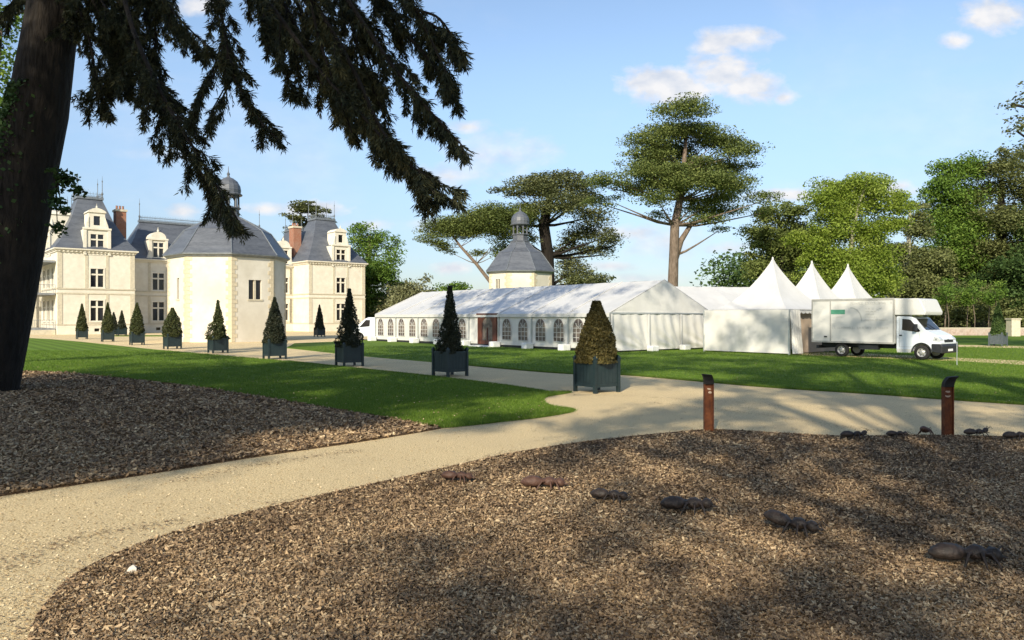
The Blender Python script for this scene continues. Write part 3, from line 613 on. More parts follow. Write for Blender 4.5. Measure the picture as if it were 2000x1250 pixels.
# ================================================================== OCTAGONAL PAVILIONS
def octagon(loc, a0, label, wins, ec=5.1):
    t = thing('octagonal_tower', label, 'tower', loc, 0)
    cs = [Vector((ec*math.cos(a0+k*math.pi/4), ec*math.sin(a0+k*math.pi/4), 0)) for k in range(8)]
    m = MB(); W = (cs[1]-cs[0]).length
    for k in range(8):
        a, b = cs[k], cs[(k+1)%8]; ex = (b-a).normalized(); inn = -((a+b)/2).normalized()
        ops = [w[1:5] for w in wins if w[0] == k]; m.wall(a, ex, inn, W, 0, 7.5, ops, .3)
    m.build('wall', M['render'], t)
    for k, x0, x1, z0, z1 in wins:
        a, b = cs[k], cs[(k+1)%8]; ex = (b-a).normalized(); ang = math.atan2(ex.y, ex.x)
        o = bpy.data.objects.new('window', None); COL.objects.link(o); o.parent = t; o.location = a+ex*(x0+x1)/2+Vector((0,0,z0)); o.rotation_euler = (0,0,ang)
        w = (x1-x0); h = z1-z0
        MB().box(-w/2,w/2,.2,.24,0,h).build('pane', M['glass'], o)
        f = MB().box(-w/2-.12,w/2+.12,-.06,.05,-.14,0)
        if w > .6: f.box(-.09,.09,.04,.19,.0,h)
        f.build('window_frame', M['trim'], o)
    # quoins, stone by stone
    qa = MB(); 
    me = {}
    for lng in (0,1):
        L1, L2 = (.52,.30) if lng else (.30,.52); q = MB(); ia = math.radians(67.5)
        d1 = Vector((-math.cos(ia), math.sin(ia), 0)); d2 = Vector((-math.cos(ia), -math.sin(ia), 0)); o_ = Vector((.03,0,0))
        vs = [o_, o_+d1*L1, o_+d1*L1+Vector((-.06,0,0)), Vector((-.03,0,0)), o_+d2*L2+Vector((-.06,0,0)), o_+d2*L2]
        n = 6; hh = .355
        q.add([p_ for p_ in vs]+[p_+Vector((0,0,hh)) for p_ in vs], [(0,1,2,3),(0,3,4,5),(6,9,8,7),(6,11,10,9)]+[(i,(i+1)%n,n+(i+1)%n,n+i) for i in range(n)])
        ob = q.build('quoin', M['quoin'], t); me[lng] = ob.data; bpy.data.objects.remove(ob)
    for k in range(8):
        for i in range(20): link('quoin', me[i%2], t, loc=cs[k]+Vector((0,0,.02+i*.37)), rz=a0+k*math.pi/4)
    MB().lathe([(ec+.12,7.42),(ec+.18,7.5),(ec+.40,7.62),(ec+.40,7.7)],8,a0=a0).build('eaves', M['zinc'], t)
    rf = MB().lathe([(ec+.42,7.70),(ec-.02,8.2),(ec-1.33,9.98)],8,a0=a0).build('roof', M['slate'], t)
    up = MB().lathe([(ec-1.30,9.98),(ec-2.3,10.55),(1.15,11.35)],8,a0=a0).build('upper_roof', M['slate'], t)
    hp = MB()
    for k in range(8):
        a = a0+k*math.pi/4; c, s = math.cos(a), math.sin(a); hp.tube([(c*(ec+.42),s*(ec+.42),7.72),(c*ec,s*ec,8.23),(c*(ec-1.31),s*(ec-1.31),10.0),(c*(ec-2.3),s*(ec-2.3),10.58),(c*1.15,s*1.15,11.38)], .05, 5)
    hp.build('hip_flashing', M['zinc'], t)
    la = bpy.data.objects.new('lantern', None); COL.objects.link(la); la.parent = t
    MB().lathe([(1.2,11.25),(1.25,11.4),(.95,11.5),(.95,12.1),(1.1,12.2),(1.1,12.3)],8,a0=a0).build('drum', M['slate'], la)
    q = MB()
    for k in range(8): a = a0+k*math.pi/4; q.lathe([(.13,12.3),(.10,12.4),(.09,13.3),(.14,13.45)],6,(.88*math.cos(a),.88*math.sin(a),0))
    for k in range(8):
        a = a0+k*math.pi/4; b = a+math.pi/4; p0 = Vector((.88*math.cos(a),.88*math.sin(a),0)); p1 = Vector((.88*math.cos(b),.88*math.sin(b),0)); mid = (p0+p1)/2
        q.tube([p0+Vector((0,0,13.0)), p0.lerp(p1,.25)+Vector((0,0,13.32)), mid+Vector((0,0,13.4)), p0.lerp(p1,.75)+Vector((0,0,13.32)), p1+Vector((0,0,13.0))], .07, 5)
    q.build('colonnade', M['zinc_dark'], la)
    MB().lathe([(1.2,13.4),(1.25,13.5),(1.08,13.6),(1.12,13.9),(1.05,14.3),(.82,14.7),(.45,14.98),(.16,15.1),(.1,15.25),(.15,15.4),(.04,15.6),(.02,16.1)],16,a0=a0)  .build('dome', M['slate'], la, smooth=False)
    return t
twr = Vector((-26.2,70,0)); aT = R(-69.5+3)
# faces: k spans vertices k..k+1; 0 is the face just right of the near corner, 7 the one left of it
octagon(twr, aT, 'large octagonal cream tower with slate roof and arcaded lantern beside the chateau',
        [(0,1.55,2.75,3.75,5.45),(6,2.0,2.45,3.75,5.6)])
pav = octagon(Vector((1.0,92.5,0)), R(-89.4-22.5), 'octagonal pavilion whose slate roof and domed lantern rise behind the white marquee', [(7,1.1,1.8,5.2,6.7)], ec=4.05)

# ================================================================== TENTS
def grid_patch(mb, a, b, c, d, nx, ny, fn=None, m=0):
    """a-b bottom, d-c top; fn(u,v)->offset Vector"""
    a,b,c,d = map(Vector,(a,b,c,d)); n0 = len(mb.v); nrm = (b-a).cross(d-a).normalized(); vs = []
    for j in range(ny+1):
        for i in range(nx+1):
            s, t = i/nx, j/ny; p = a.lerp(b,s).lerp(d.lerp(c,s),t)
            if fn: p = p + nrm*fn(s,t)
            vs.append(p)
    mb.add(vs, [(j*(nx+1)+i, j*(nx+1)+i+1, (j+1)*(nx+1)+i+1, (j+1)*(nx+1)+i) for j in range(ny) for i in range(nx)], m)
TA = math.atan2(.62,.785); W, LN, EZ, RZ = 9.74, 29.3, 2.42, 4.52; NB = 8; BY = LN/NB
tent = thing('marquee', 'long white gabled marquee with arched windows and a brown wooden door', 'tent', (5.9,45.4,0), TA)
def wrinkle(amp, seed, k=3.0):
    r_ = random.Random(seed); ph = [r_.random()*6.3 for _ in range(8)]
    def f(s,t):
        return amp*(math.sin(k*6.3*s+2.1*t+ph[0])*.5+math.sin(k*2.3*6.3*s-4*t+ph[1])*.3+math.sin(3.1*s*6.3+7*t+ph[2])*.35)
    return f
def arch_pts(w, h, n=7):   # round-pointed arch, base centre at 0
    hs = h - w*.62
    pts = [(-w/2,0),(w/2,0),(w/2,hs)]
    for i in range(1,n): t = i/n; pts.append((w/2*math.cos(math.pi/2*t)**1.0, hs+(h-hs)*math.sin(math.pi/2*t)**.9))
    pts.append((0,h))
    for i in range(n-1,0,-1): t = i/n; pts.append((-w/2*math.cos(math.pi/2*t), hs+(h-hs)*math.sin(math.pi/2*t)**.9))
    pts.append((-w/2,hs)); return pts
ww_, wh_ = 1.02, 1.5
wo = bpy.data.objects.new('window', None); COL.objects.link(wo)
ap = arch_pts(ww_, wh_)
MB().prism(ap, -.008, -.002).build('pane', M['tentglass'], wo)
b = MB()
rim = [(x,-.016,z) for x,z in ap]; b.tube(rim+[rim[0]], .022, 5, caps=False)
for fx in (-.18,.18): b.box(fx-.014,fx+.014,-.022,-.010,0,wh_-.30)
for fz in (.30,.60,.90): b.box(-ww_/2,ww_/2,-.020,-.009,fz-.014,fz+.014)
for s in (-1,1): b.tube([(0,-.015,.92),(s*.30,-.015,1.22)], .014, 4)
b.tube([(0,-.015,.92),(0,-.015,1.48)], .014, 4)
b.build('glazing_bar', M['pvc'], wo)
win_places = []
DOOR = (11.2,13.5)
for k in range(NB):
    y0, y1 = k*BY, (k+1)*BY
    # roof sheets (near slope and far slope)
    for side in (0,1):
        rp = MB(); f1 = wrinkle(.03, k*3+side, 1.2)
        sag = lambda s,t,f1=f1: -.07*math.sin(math.pi*s)*math.sin(math.pi*t) + f1(s,t)*math.sin(math.pi*s)*.6
        if side == 0: grid_patch(rp, (-.12,y1,EZ-.04), (-.12,y0,EZ-.04), (W/2,y0,RZ), (W/2,y1,RZ), 10, 8, sag)
        else: grid_patch(rp, (W+.12,y0,EZ-.04), (W+.12,y1,EZ-.04), (W/2,y1,RZ), (W/2,y0,RZ), 10, 8, sag)
        rp.build('roof_sheet', M['pvc'], tent, smooth=True)
    wl = MB()
    if k == 3:
        grid_patch(wl,(0,y1,.2),(0,DOOR[1],.2),(0,DOOR[1],EZ),(0,y1,EZ),4,6,wrinkle(.02,k)); wl.build('wall_panel', M['pvc_wall'], tent, smooth=True); wl = MB()
        grid_patch(wl,(0,DOOR[0],.2),(0,y0,.2),(0,y0,EZ),(0,DOOR[0],EZ),2,6)
    else:
        grid_patch(wl,(0,y1,.2),(0,y0,.2),(0,y0,EZ),(0,y1,EZ),24,12,wrinkle(.006,k,2.0))
        for off in (.26,.755): 
            o = wo if not win_places else copy_tree(wo)
            o.parent = tent; o.location = (-.02,y0+BY*off,.56); o.rotation_euler = (0,0,-math.pi/2); win_places.append(o)
    wl.build('wall_panel', M['pvc_wall'], tent, smooth=True)
    MB().box(W-.01,W+.01,y0,y1,.2,EZ).build('wall_panel', M['pvc_wall'], tent)
    MB().box(-.135,-.115,y0,y1,EZ-.26,EZ-.035).build('valance', M['pvc'], tent)
    for yy_ in ([y0] if k < NB-1 else [y0,y1]):
        MB().box(-.10,-.02,yy_-.04,yy_+.04,0,EZ).build('frame_post', M['alu'], tent)
        rb = MB().tube([(-.1,yy_,EZ),(W/2,yy_,RZ+.03),(W+.1,yy_,EZ)], .035, 5); rb.build('rafter', M['pvc'], tent)
MB().box(.05,W-.05,.05,LN-.05,.02,.19).build('floor_platform', M['black'], tent)  # raised floor, coloured black to give the dark gap below the walls
# gable ends
for gy, sgn in ((0,-1),(LN,1)):
    g_ = MB(); nx, ny = 40, 8; vs = []; f1 = wrinkle(.03, 77, 6.0)
    for j in range(ny+1):
        for i in range(nx+1):
            s = i/nx; x = s*W; top = EZ + (RZ-EZ)*(1-abs(2*s-1)); z = EZ+.02+(top-EZ-.02)*j/ny; vs.append((x, gy+sgn*(.03+f1(s,j/ny)*.5), z))
    g_.add(vs, [(j*(nx+1)+i, j*(nx+1)+i+1, (j+1)*(nx+1)+i+1, (j+1)*(nx+1)+i) for j in range(ny) for i in range(nx)])
    g_.build('gable_sheet', M['pvc_wall'], tent, smooth=True)
    MB().box(0,W,gy+sgn*.05-.03,gy+sgn*.05+.03,EZ-.07,EZ+.02).build('gable_beam', M['alu'], tent)
    cuts = [0, W*.34, W*.66, W]
    for i in range(3):
        x0, x1 = cuts[i], cuts[i+1]; r_ = random.Random(i)
        def drape(s,t,i=i):
            # gathered at the lower right corner, diagonal folds fanning out of it
            dx_, dz_ = 1-s, t*1.05+.05; rad = math.hypot(dx_,dz_); ang = math.atan2(dz_,dx_)
            return (.085*math.sin(ang*17+i)*min(1,rad*1.6)*math.exp(-rad*1.3) + .02*math.sin(26*s+3*t+i) + .05*(1-t)*math.sin(3.14*s))
        wl = MB(); grid_patch(wl,(x0,gy+sgn*.03,.12),(x1,gy+sgn*.03,.12),(x1,gy+sgn*.03,EZ),(x0,gy+sgn*.03,EZ),40,24,drape if sgn < 0 else (lambda s,t,d=drape: -d(s,t)))
        wl.build('wall_panel', M['pvc_wall'], tent, smooth=True)
    for x in cuts:
        MB().box(x-.05,x+.05,gy+sgn*.12-.03,gy+sgn*.12+.03,0,EZ-.08).build('frame_post', M['pvc'], tent)
# wooden door
dr = MB(); y0,y1 = DOOR; z0,z1 = .2,2.32
dr.box(-.10,.02,y0,y0+.16,z0,z1); dr.box(-.10,.02,y1-.16,y1,z0,z1); dr.box(-.14,.02,y0-.1,y1+.1,z1,z1+.12)
dr.box(-.07,-.01,y0+.16,y0+.52,z0,z1); dr.box(-.07,-.01,y1-.52,y1-.16,z0,z1); dr.box(-.07,-.01,y0+.52,y1-.52,z0,z0+.25)
cy = (y0+y1)/2; hw = (y1-y0)/2-.52
for i in range(8):
    a0_, a1_ = math.pi*i/8, math.pi*(i+1)/8
    ya, yb = cy+hw*math.cos(a0_), cy+hw*math.cos(a1_); za, zb = 1.55+hw*math.sin(a0_), 1.55+hw*math.sin(a1_)
    dr.add([(-.07,ya,za),(-.07,yb,zb),(-.07,yb,z1),(-.07,ya,z1)],[(0,1,2,3)])
dr.box(-.075,-.02,cy-.05,cy+.05,z0+.25,1.4)
door = dr.build('door', M['wood'], tent)
MB().box(-.03,-.015,y0+.16,y1-.16,z0,z1).build('pane', M['tentglass'], door)
MB().box(-.9,-.1,y0-.1,y1+.1,.03,.12).build('door_ramp', M['ballast'], tent)
# ballast weights under their covers
def ballast(name_l, x, y, w=.62, h=.42, rz=0):
    m = MB().box(-w/2,w/2,-w*.4,w*.4,0,h); wp = tent.matrix_basis @ Vector((x,y,0))
    o = m.build('ballast_weight', M['ballast'], bevel=.05); o.location = (wp.x,wp.y,.03); o.rotation_euler = (0,0,TA+rz)
    tag(o, name_l, 'weight', 'ballast weights round the marquee')
Mt = Matrix.Translation((5.9,45.4,0)) @ Matrix.Rotation(TA,4,'Z'); tent.matrix_basis = Mt
words = ['white ballast block at the near corner of the marquee','white ballast block under the second and third arched windows of the marquee','white ballast block two posts right of the wooden door',
         'white ballast block at the right foot of the wooden door','white ballast block at the left foot of the wooden door','white ballast block behind the spindly tall topiary','white ballast block between the two farthest pairs of arched windows','white ballast block one post before the far end of the marquee','white ballast block at the far corner by the parked van']
for k in range(1,9): ballast(words[k], -.42, k*BY, .66, .40)
for i, x in enumerate((W*.34, W*.66, W-.25)): ballast(['white ballast block at the first gathered fold of the gable wall','white ballast block at the second gathered fold of the gable wall','white ballast block where the gable wall meets the pagoda tent'][i], x, -.42, .6, .34)

# second marquee behind
W2, L2 = 9.0, 10.0
t2 = thing('marquee', 'plain white marquee showing only its roof behind the pagoda tent', 'tent', (13.6,54.6,0), R(13))
for k in range(3):
    for side in (0,1):
        rp = MB(); f1 = wrinkle(.04, 50+k*3+side, 1.5); x0,x1 = k*L2/3,(k+1)*L2/3
        sag = lambda s,t,f1=f1: -.10*math.sin(math.pi*s)*math.sin(math.pi*t)+f1(s,t)*.8*math.sin(math.pi*s)
        a,bz = (0 if side == 0 else W2), 2.5
        q = [(x0,a,bz),(x1,a,bz),(x1,W2/2,4.55),(x0,W2/2,4.55)]
        if side: q = [q[1],q[0],q[3],q[2]]
        grid_patch(rp,*q,10,8,sag); rp.build('roof_sheet', M['pvc'], t2, smooth=True)
q = MB().box(0,L2,0,.03,.1,2.5).box(0,.03,0.035,W2,.1,2.5).box(L2-.03,L2,.035,W2,.1,2.5).box(0.035,L2-.035,W2-.03,W2,.1,2.5)
q.prism([(0,2.5),(W2,2.5),(W2/2,4.5)],0,.03) if False else None
q.build('wall_panel', M['pvc_wall'], t2)
g2 = MB().add([(0,0,2.5),(0,W2,2.5),(0,W2/2,4.53)],[(0,1,2)]).add([(L2,0,2.5),(L2,W2,2.5),(L2,W2/2,4.53)],[(2,1,0)]); g2.build('gable_sheet', M['pvc_wall'], t2)

def pagoda(cx, cy, half, ez, pz, label, walls, rz=TA, leg=True):
    t = thing('pagoda_tent', label, 'tent', (cx,cy,0), rz, 'peaked pagoda tents')
    n = 16; NR = 22
    for s_ in range(4):
        m = MB(); vs = []; a = s_*math.pi/2; ca, sa = math.cos(a), math.sin(a)
        for j in range(NR+1):
            r_ = 1-j/NR; z = ez+(pz-ez)*(1-r_)**1.95; rr = half*max(r_,.012)
            for i in range(n+1):
                s = -1+2*i/n; x, y = rr*s, -rr
                zz = z - .22*(1-s*s)*r_*(1-r_)*1.4
                vs.append((x*ca-y*sa, x*sa+y*ca, zz))
        m.add(vs, [(j*(n+1)+i, j*(n+1)+i+1, (j+1)*(n+1)+i+1, (j+1)*(n+1)+i) for j in range(NR) for i in range(n)])
        m.build('roof_sheet', M['pvc'], t, smooth=True)
        vz = MB(); k = 14
        for i in range(k):
            x0 = -half-.03+(2*half+.06)*i/k; x1 = -half-.03+(2*half+.06)*(i+1)/k; xm = (x0+x1)/2; y = -half-.03
            pts = [(x0,y,ez+.02),(x1,y,ez+.02),(x1,y,ez-.14),(x1*.7+xm*.3,y,ez-.21),(xm,y,ez-.24),(x0*.7+xm*.3,y,ez-.21),(x0,y,ez-.14)]
            vz.add([(p[0]*ca-p[1]*sa, p[0]*sa+p[1]*ca, p[2]) for p in pts], [tuple(range(7))])
        vz.build('valance', M['pvc'], t)
    MB().lathe([(.07,0),(.05,.15),(.0,.2)],8,(0,0,pz-.06)).build('peak_cap', M['pvc'], t)
    for sx in (-1,1):
        for sy in (-1,1): MB().box(sx*half-.05,sx*half+.05,sy*half-.05,sy*half+.05,0,ez).build('corner_post', M['alu'], t)
    q = MB()
    for s in (-1,1): q.box(-half,half,s*half-.03,s*half+.03,ez-.08,ez-.002); q.box(s*half-.03,s*half+.03,-half+.05,half-.05,ez-.08,ez-.002)
    q.build('eave_beam', M['alu'], t)
    for w in walls:
        m = MB(); a = {'front':0,'right':1,'back':2,'left':3}[w[0]]*math.pi/2; ca, sa = math.cos(a), math.sin(a)
        x0, x1, mt = w[1]*half, w[2]*half, w[3]
        vs = []; nx, ny = 40, 20
        for j in range(ny+1):
            for i in range(nx+1):
                s, tt = i/nx, j/ny; x = x0+(x1-x0)*s; 
                off = .035*math.sin(9*s*(x1-x0)/2-7*tt)+.02*math.sin(23*s+5*tt)+ w[4]*(.10*math.sin(s*30)*(1-tt))
                y = -half+(.35 if mt == 'tan' else 0)-.05-off*(1-.6*tt)-(.16*(1-tt)*w[4]); vs.append((x*ca-y*sa, x*sa+y*ca, .1+(ez-.12)*tt))
        m.add(vs, [(j*(nx+1)+i, j*(nx+1)+i+1, (j+1)*(nx+1)+i+1, (j+1)*(nx+1)+i) for j in range(ny) for i in range(nx)])
        m.build('wall_panel' if mt != 'tan' else 'inner_lining', M['pvc_wall'] if mt != 'tan' else M['tan'], t, smooth=True)
    return t
pagoda(16.0,46.5,2.9,2.58,5.72,'largest pagoda tent with a tall peak and closed side walls beside the box truck',
       [('left',-1,1,'w',0),('front',-1,-.64,'w',1),('front',-.70,1,'tan',0),('back',-1,1,'w',0),('right',-1,1,'w',0)])
pagoda(19.75,49.9,2.45,2.58,5.75,'middle pagoda tent peak between two others above the truck', [('back',-1,1,'w',0),('right',-1,1,'w',0)])
pagoda(23.45,52.9,2.45,2.58,5.75,'rearmost pagoda tent peak showing above the middle of the truck', [('back',-1,1,'w',0),('right',-1,1,'w',0)])

# ================================================================== VEHICLES
def wheel(parent, x, y, r=.36, w=.22, side=-1):
    o = bpy.data.objects.new('wheel', None); COL.objects.link(o); o.parent = parent; o.location = (x,y,r); o.rotation_euler = (R(90),0,0)
    MB().lathe([(r*.62,-w/2),(r*.93,-w/2),(r,-w/2+.03),(r,w/2-.03),(r*.93,w/2),(r*.62,w/2)],24,caps=False).build('tyre', M['rubber'], o, smooth=True)
    s = -side
    MB().lathe([(r*.62,-w*.42*1),(r*.60,w*.40),(r*.48,w*.22),(r*.40,w*.20),(r*.22,w*.42),(r*.16,w*.46)] if s > 0 else [(r*.16,-w*.46),(r*.22,-w*.42),(r*.40,-w*.2),(r*.48,-w*.22),(r*.60,-w*.40),(r*.62,w*.42)],20).build('rim', M['hub'], o)
    q = MB()
    for k in range(6): a = k*math.pi/3; q.lathe([(.035,-.004),(.035,.004)],8,(r*.44*math.cos(a), r*.44*math.sin(a), s*w*.215))
    q.build('rim_hole', M['black'], o)
    return o
TR = math.atan2(-.77,.64)
trk = thing('box_truck', 'white box truck with a cab nose and faded lettering parked by the pagoda tents', 'truck', (17.25,42.2,.04), TR)
BX1, BZ0, BZ1, HW = 4.38, .76, 3.06, 1.05
MB().box(0,BX1,-HW,HW,BZ0,BZ1).build('cargo_box', M['truck'], trk, bevel=.03)
lt = MB().prism([(BX1+.01,BZ1-.02),(5.50,BZ1-.03),(5.62,BZ1-.10),(5.88,2.36),(5.84,2.20),(BX1+.01,2.20)],-HW+.01,HW-.01).build('wind_deflector', M['truck'], trk, bevel=.04)
r_ = MB()
for y in (-HW-.012,HW-.012+.0):
    r_.box(-.02,BX1,y,y+.024,BZ1-.10,BZ1+.015); r_.box(-.02,BX1,y,y+.024,BZ0-.02,BZ0+.07)
    for x in (-.02,1.02,BX1-.06): r_.box(x,x+.06,y-.004,y+.028,BZ0+.07,BZ1-.10)
r_.build('box_rail', M['rail'], trk)
MB().box(.70,.86,-HW-.03,-HW,1.02,1.09).build('side_latch', M['black'], trk)
MB().box(-.04,-.005,-.98,.98,BZ0+.05,BZ1-.1).build('rear_door', M['truck'], trk)
# print on the side
y = -HW-.006
MB().box(1.06,1.85,y-.002,y+.002,2.26,2.50).build('logo', M['green'], trk)
pr = MB(); rr = random.Random(5)
def fake_line(x0,x1,z,h):
    x = x0
    while x < x1:
        w = h*(.35+.35*rr.random())
        if rr.random() > .16:
            k = rr.randrange(4)
            pr.box(x,x+h*.13,y-.002,y+.002,z,z+h)
            if k in (0,1): pr.box(x+h*.13,x+w,y-.002,y+.002,z+h*.86,z+h)
            if k in (1,2): pr.box(x+h*.13,x+w,y-.002,y+.002,z,z+h*.14)
            if k in (0,3): pr.box(x+w-h*.13,x+w,y-.003,y+.001,z+h*.14,z+h*.86)
            if k != 2: pr.box(x+h*.13,x+w-h*.13,y-.002,y+.002,z+h*.44,z+h*.56)
        x += w+h*.22
fake_line(2.15,4.2,2.76,.12)
for i,(a,b_) in enumerate(((2.95,3.3),(2.95,3.45),(2.95,3.4),(2.95,3.55),(2.85,4.05))): fake_line(a,b_,2.50-i*.145,.075)
fake_line(1.15,4.15,1.48,.12); fake_line(1.25,1.75,2.08,.05)
pr.build('faded_lettering', M['print'], trk)
sw = MB(); pts = [(2.15,2.60),(2.32,2.58),(2.50,2.48),(2.64,2.32),(2.72,2.12),(2.76,1.90)]
for i in range(5):
    (xa,za),(xb,zb) = pts[i],pts[i+1]; w = .045
    sw.add([(xa-w,y-.001,za-w*.6),(xb-w,y-.001,zb-w*.6),(xb+w*.3,y-.001,zb+w*.5),(xa+w*.3,y-.001,za+w*.5)],[(0,1,2,3)])
sw.build('swoosh', M['print'], trk)
MB().box(.3,4.3,-.55,-.42,.5,.74).box(.3,4.3,.42,.55,.5,.74).box(.2,.32,-.95,.95,.42,.58).box(2.5,3.5,-.9,-.62,.42,.72).build('chassis', M['black'], trk)
# cab
def cab(parent, x0, mat, flip=1):
    ax = 5.65
    arc = [(ax+.44*math.cos(t), .34+.44*math.sin(t)) for t in [math.pi*(1-k/8) for k in range(9)]]
    arc = [(a_, max(b_, .40)) for a_, b_ in arc]
    prof = [(x0,.40)]+arc+[(6.42,.42),(6.52,.50),(6.54,.86),(6.48,1.06),(6.30,1.22),(5.98,1.38),(5.84,1.44),(5.30,2.06),(5.18,2.12),(x0+.05,2.16),(x0,2.12)]
    return MB().prism(prof, -.95, .95).build('cab', mat, parent, bevel=.035)
cb = cab(trk, BX1+.06, M['cab'])
for s in (-1,1):
    yy_ = s*.953
    MB().prism([(4.72,1.46),(5.50,1.36),(5.60,1.42),(5.12,1.98),(4.75,2.02)], min(yy_,yy_+s*.006), max(yy_,yy_+s*.006)).build('side_window', M['glass'], cb)
    MB().box(4.60,4.72,min(yy_,yy_+s*.03),max(yy_,yy_+s*.03),1.16,1.22).build('door_handle', M['black'], cb)
    dl = MB(); 
    for (xa,za),(xb,zb) in (((4.60,.62),(4.60,2.08)),((4.60,.62),(5.22,.62)),((5.55,1.30),(5.55,1.0))): dl.tube([(xa,yy_,za),(xb,yy_,zb)], .008, 4)
    dl.build('door_seam', M['rail'], cb)
    mr_ = MB().box(5.36,5.50,min(s*1.0,s*1.22),max(s*1.0,s*1.22),1.42,1.76); mr_.build('wing_mirror', M['black'], cb, bevel=.03)
    MB().box(4.5,5.15,min(s*.94,s*.99),max(s*.94,s*.99),.34,.52).build('sill_skirt', M['truck'], cb)
    hl = MB(); hl.prism([(6.16,.94),(6.50,.90),(6.515,1.02),(6.40,1.14),(6.22,1.16)], min(s*.62,s*.962), max(s*.62,s*.962)); hl.build('headlight', M['lamp'], cb, bevel=.02)
    MB().box(6.30,6.34,min(s*.955,s*.972),max(s*.955,s*.972),.98,1.06).build('indicator', M['black'], cb)
    # wheel arch lip
    MB().tube([(5.65+.46*math.cos(t),s*.955,.36+.46*math.sin(t)) for t in [math.pi*k/10 for k in range(11)]], .035, 6).build('wheel_arch', M['black'], cb)
# windscreen
def slope_quad(xa,za,xb,zb,w0,w1,off):
    d = Vector((zb-za,0,-(xb-xa))).normalized()*off*(1 if zb>za else -1); d = Vector((abs(d.x),0,abs(d.z)))
    return [Vector((xa,-w0,za))+d,Vector((xa,w0,za))+d,Vector((xb,w1,zb))+d,Vector((xb,-w1,zb))+d]
MB().add(slope_quad(5.82,1.47,5.34,2.02,.86,.78,.012),[(0,1,2,3)]).build('windscreen', M['glass'], cb)
MB().tube([(5.86,-.1,1.46),(5.60,-.55,1.78)],.012,4).tube([(5.86,.3,1.46),(5.60,-.1,1.78)],.012,4).build('wiper', M['black'], cb)
MB().prism([(6.50,.34),(6.60,.36),(6.62,.70),(6.55,.80),(6.12,.80),(6.12,.56),(6.16,.40)],-1.0,1.0).build('bumper', M['black'], cb, bevel=.03)
MB().box(6.50,6.555,-.5,.5,.88,1.0).build('grille', M['black'], cb)
MB().box(6.605,6.63,-.26,.26,.44,.55).build('number_plate', M['ballast'], cb)
MB().lathe([(.09,0),(.07,.02)],12,(0,0,0)).build('badge', M['hub'], cb).location = (6.48,0,1.02)
for x,yy_,s in ((5.65,-.86,-1),(5.65,.86,1),(1.6,-.86,-1),(1.6,.86,1)): wheel(trk,x,yy_,side=s)
MB().box(1.1,2.1,-1.0,-.62,.74,.757).build('mudguard', M['black'], trk)

van = thing('delivery_van', 'white van with a dark side window parked beyond the far end of the marquee', 'van', (-15.4,71.6,0), R(180+8))
def vanbody():
    # nose towards +x (rotated to face left)
    arc = [(1.0*-1+.0+.42*math.cos(t), .34+.42*math.sin(t)) for t in [math.pi*(1-k/8) for k in range(9)]]
    arc = [(a_, max(b_,.36)) for a_,b_ in arc]
    arc2 = [(a_-3.3,b_) for a_,b_ in arc]
    prof = [(-5.3,.36)]+arc2+arc+[(-.12,.36),(0,.5),(-.03,.98),(-.25,1.15),(-.75,1.30),(-1.55,2.02),(-1.85,2.15),(-5.2,2.2),(-5.3,2.1)]
    return MB().prism(prof,-.95,.95).build('body', M['cab'], van, bevel=.04)
vb = vanbody()
for s in (-1,1):
    a = s*.953; MB().prism([(-1.0,1.22),(-1.95,1.32),(-2.0,1.9),(-1.62,1.92)],min(a,a+s*.008),max(a,a+s*.008)).build('side_window', M['glass'], vb)
MB().add(slope_quad(-.80,1.32,-1.50,1.96,.84,.76,.015),[(0,1,2,3)]).build('windscreen', M['glass'], vb)
MB().box(-.1,.06,-.93,.93,.34,.62).build('bumper', M['black'], vb)
for s in (-1,1): MB().box(-.22,.0,min(s*.6,s*.957),max(s*.6,s*.957),.82,1.0).build('headlight', M['lamp'], vb)
for x,yy_,s in ((-1.0,-.86,-1),(-1.0,.86,1),(-4.3,-.86,-1),(-4.3,.86,1)): wheel(van,x,yy_,r=.34,side=s)

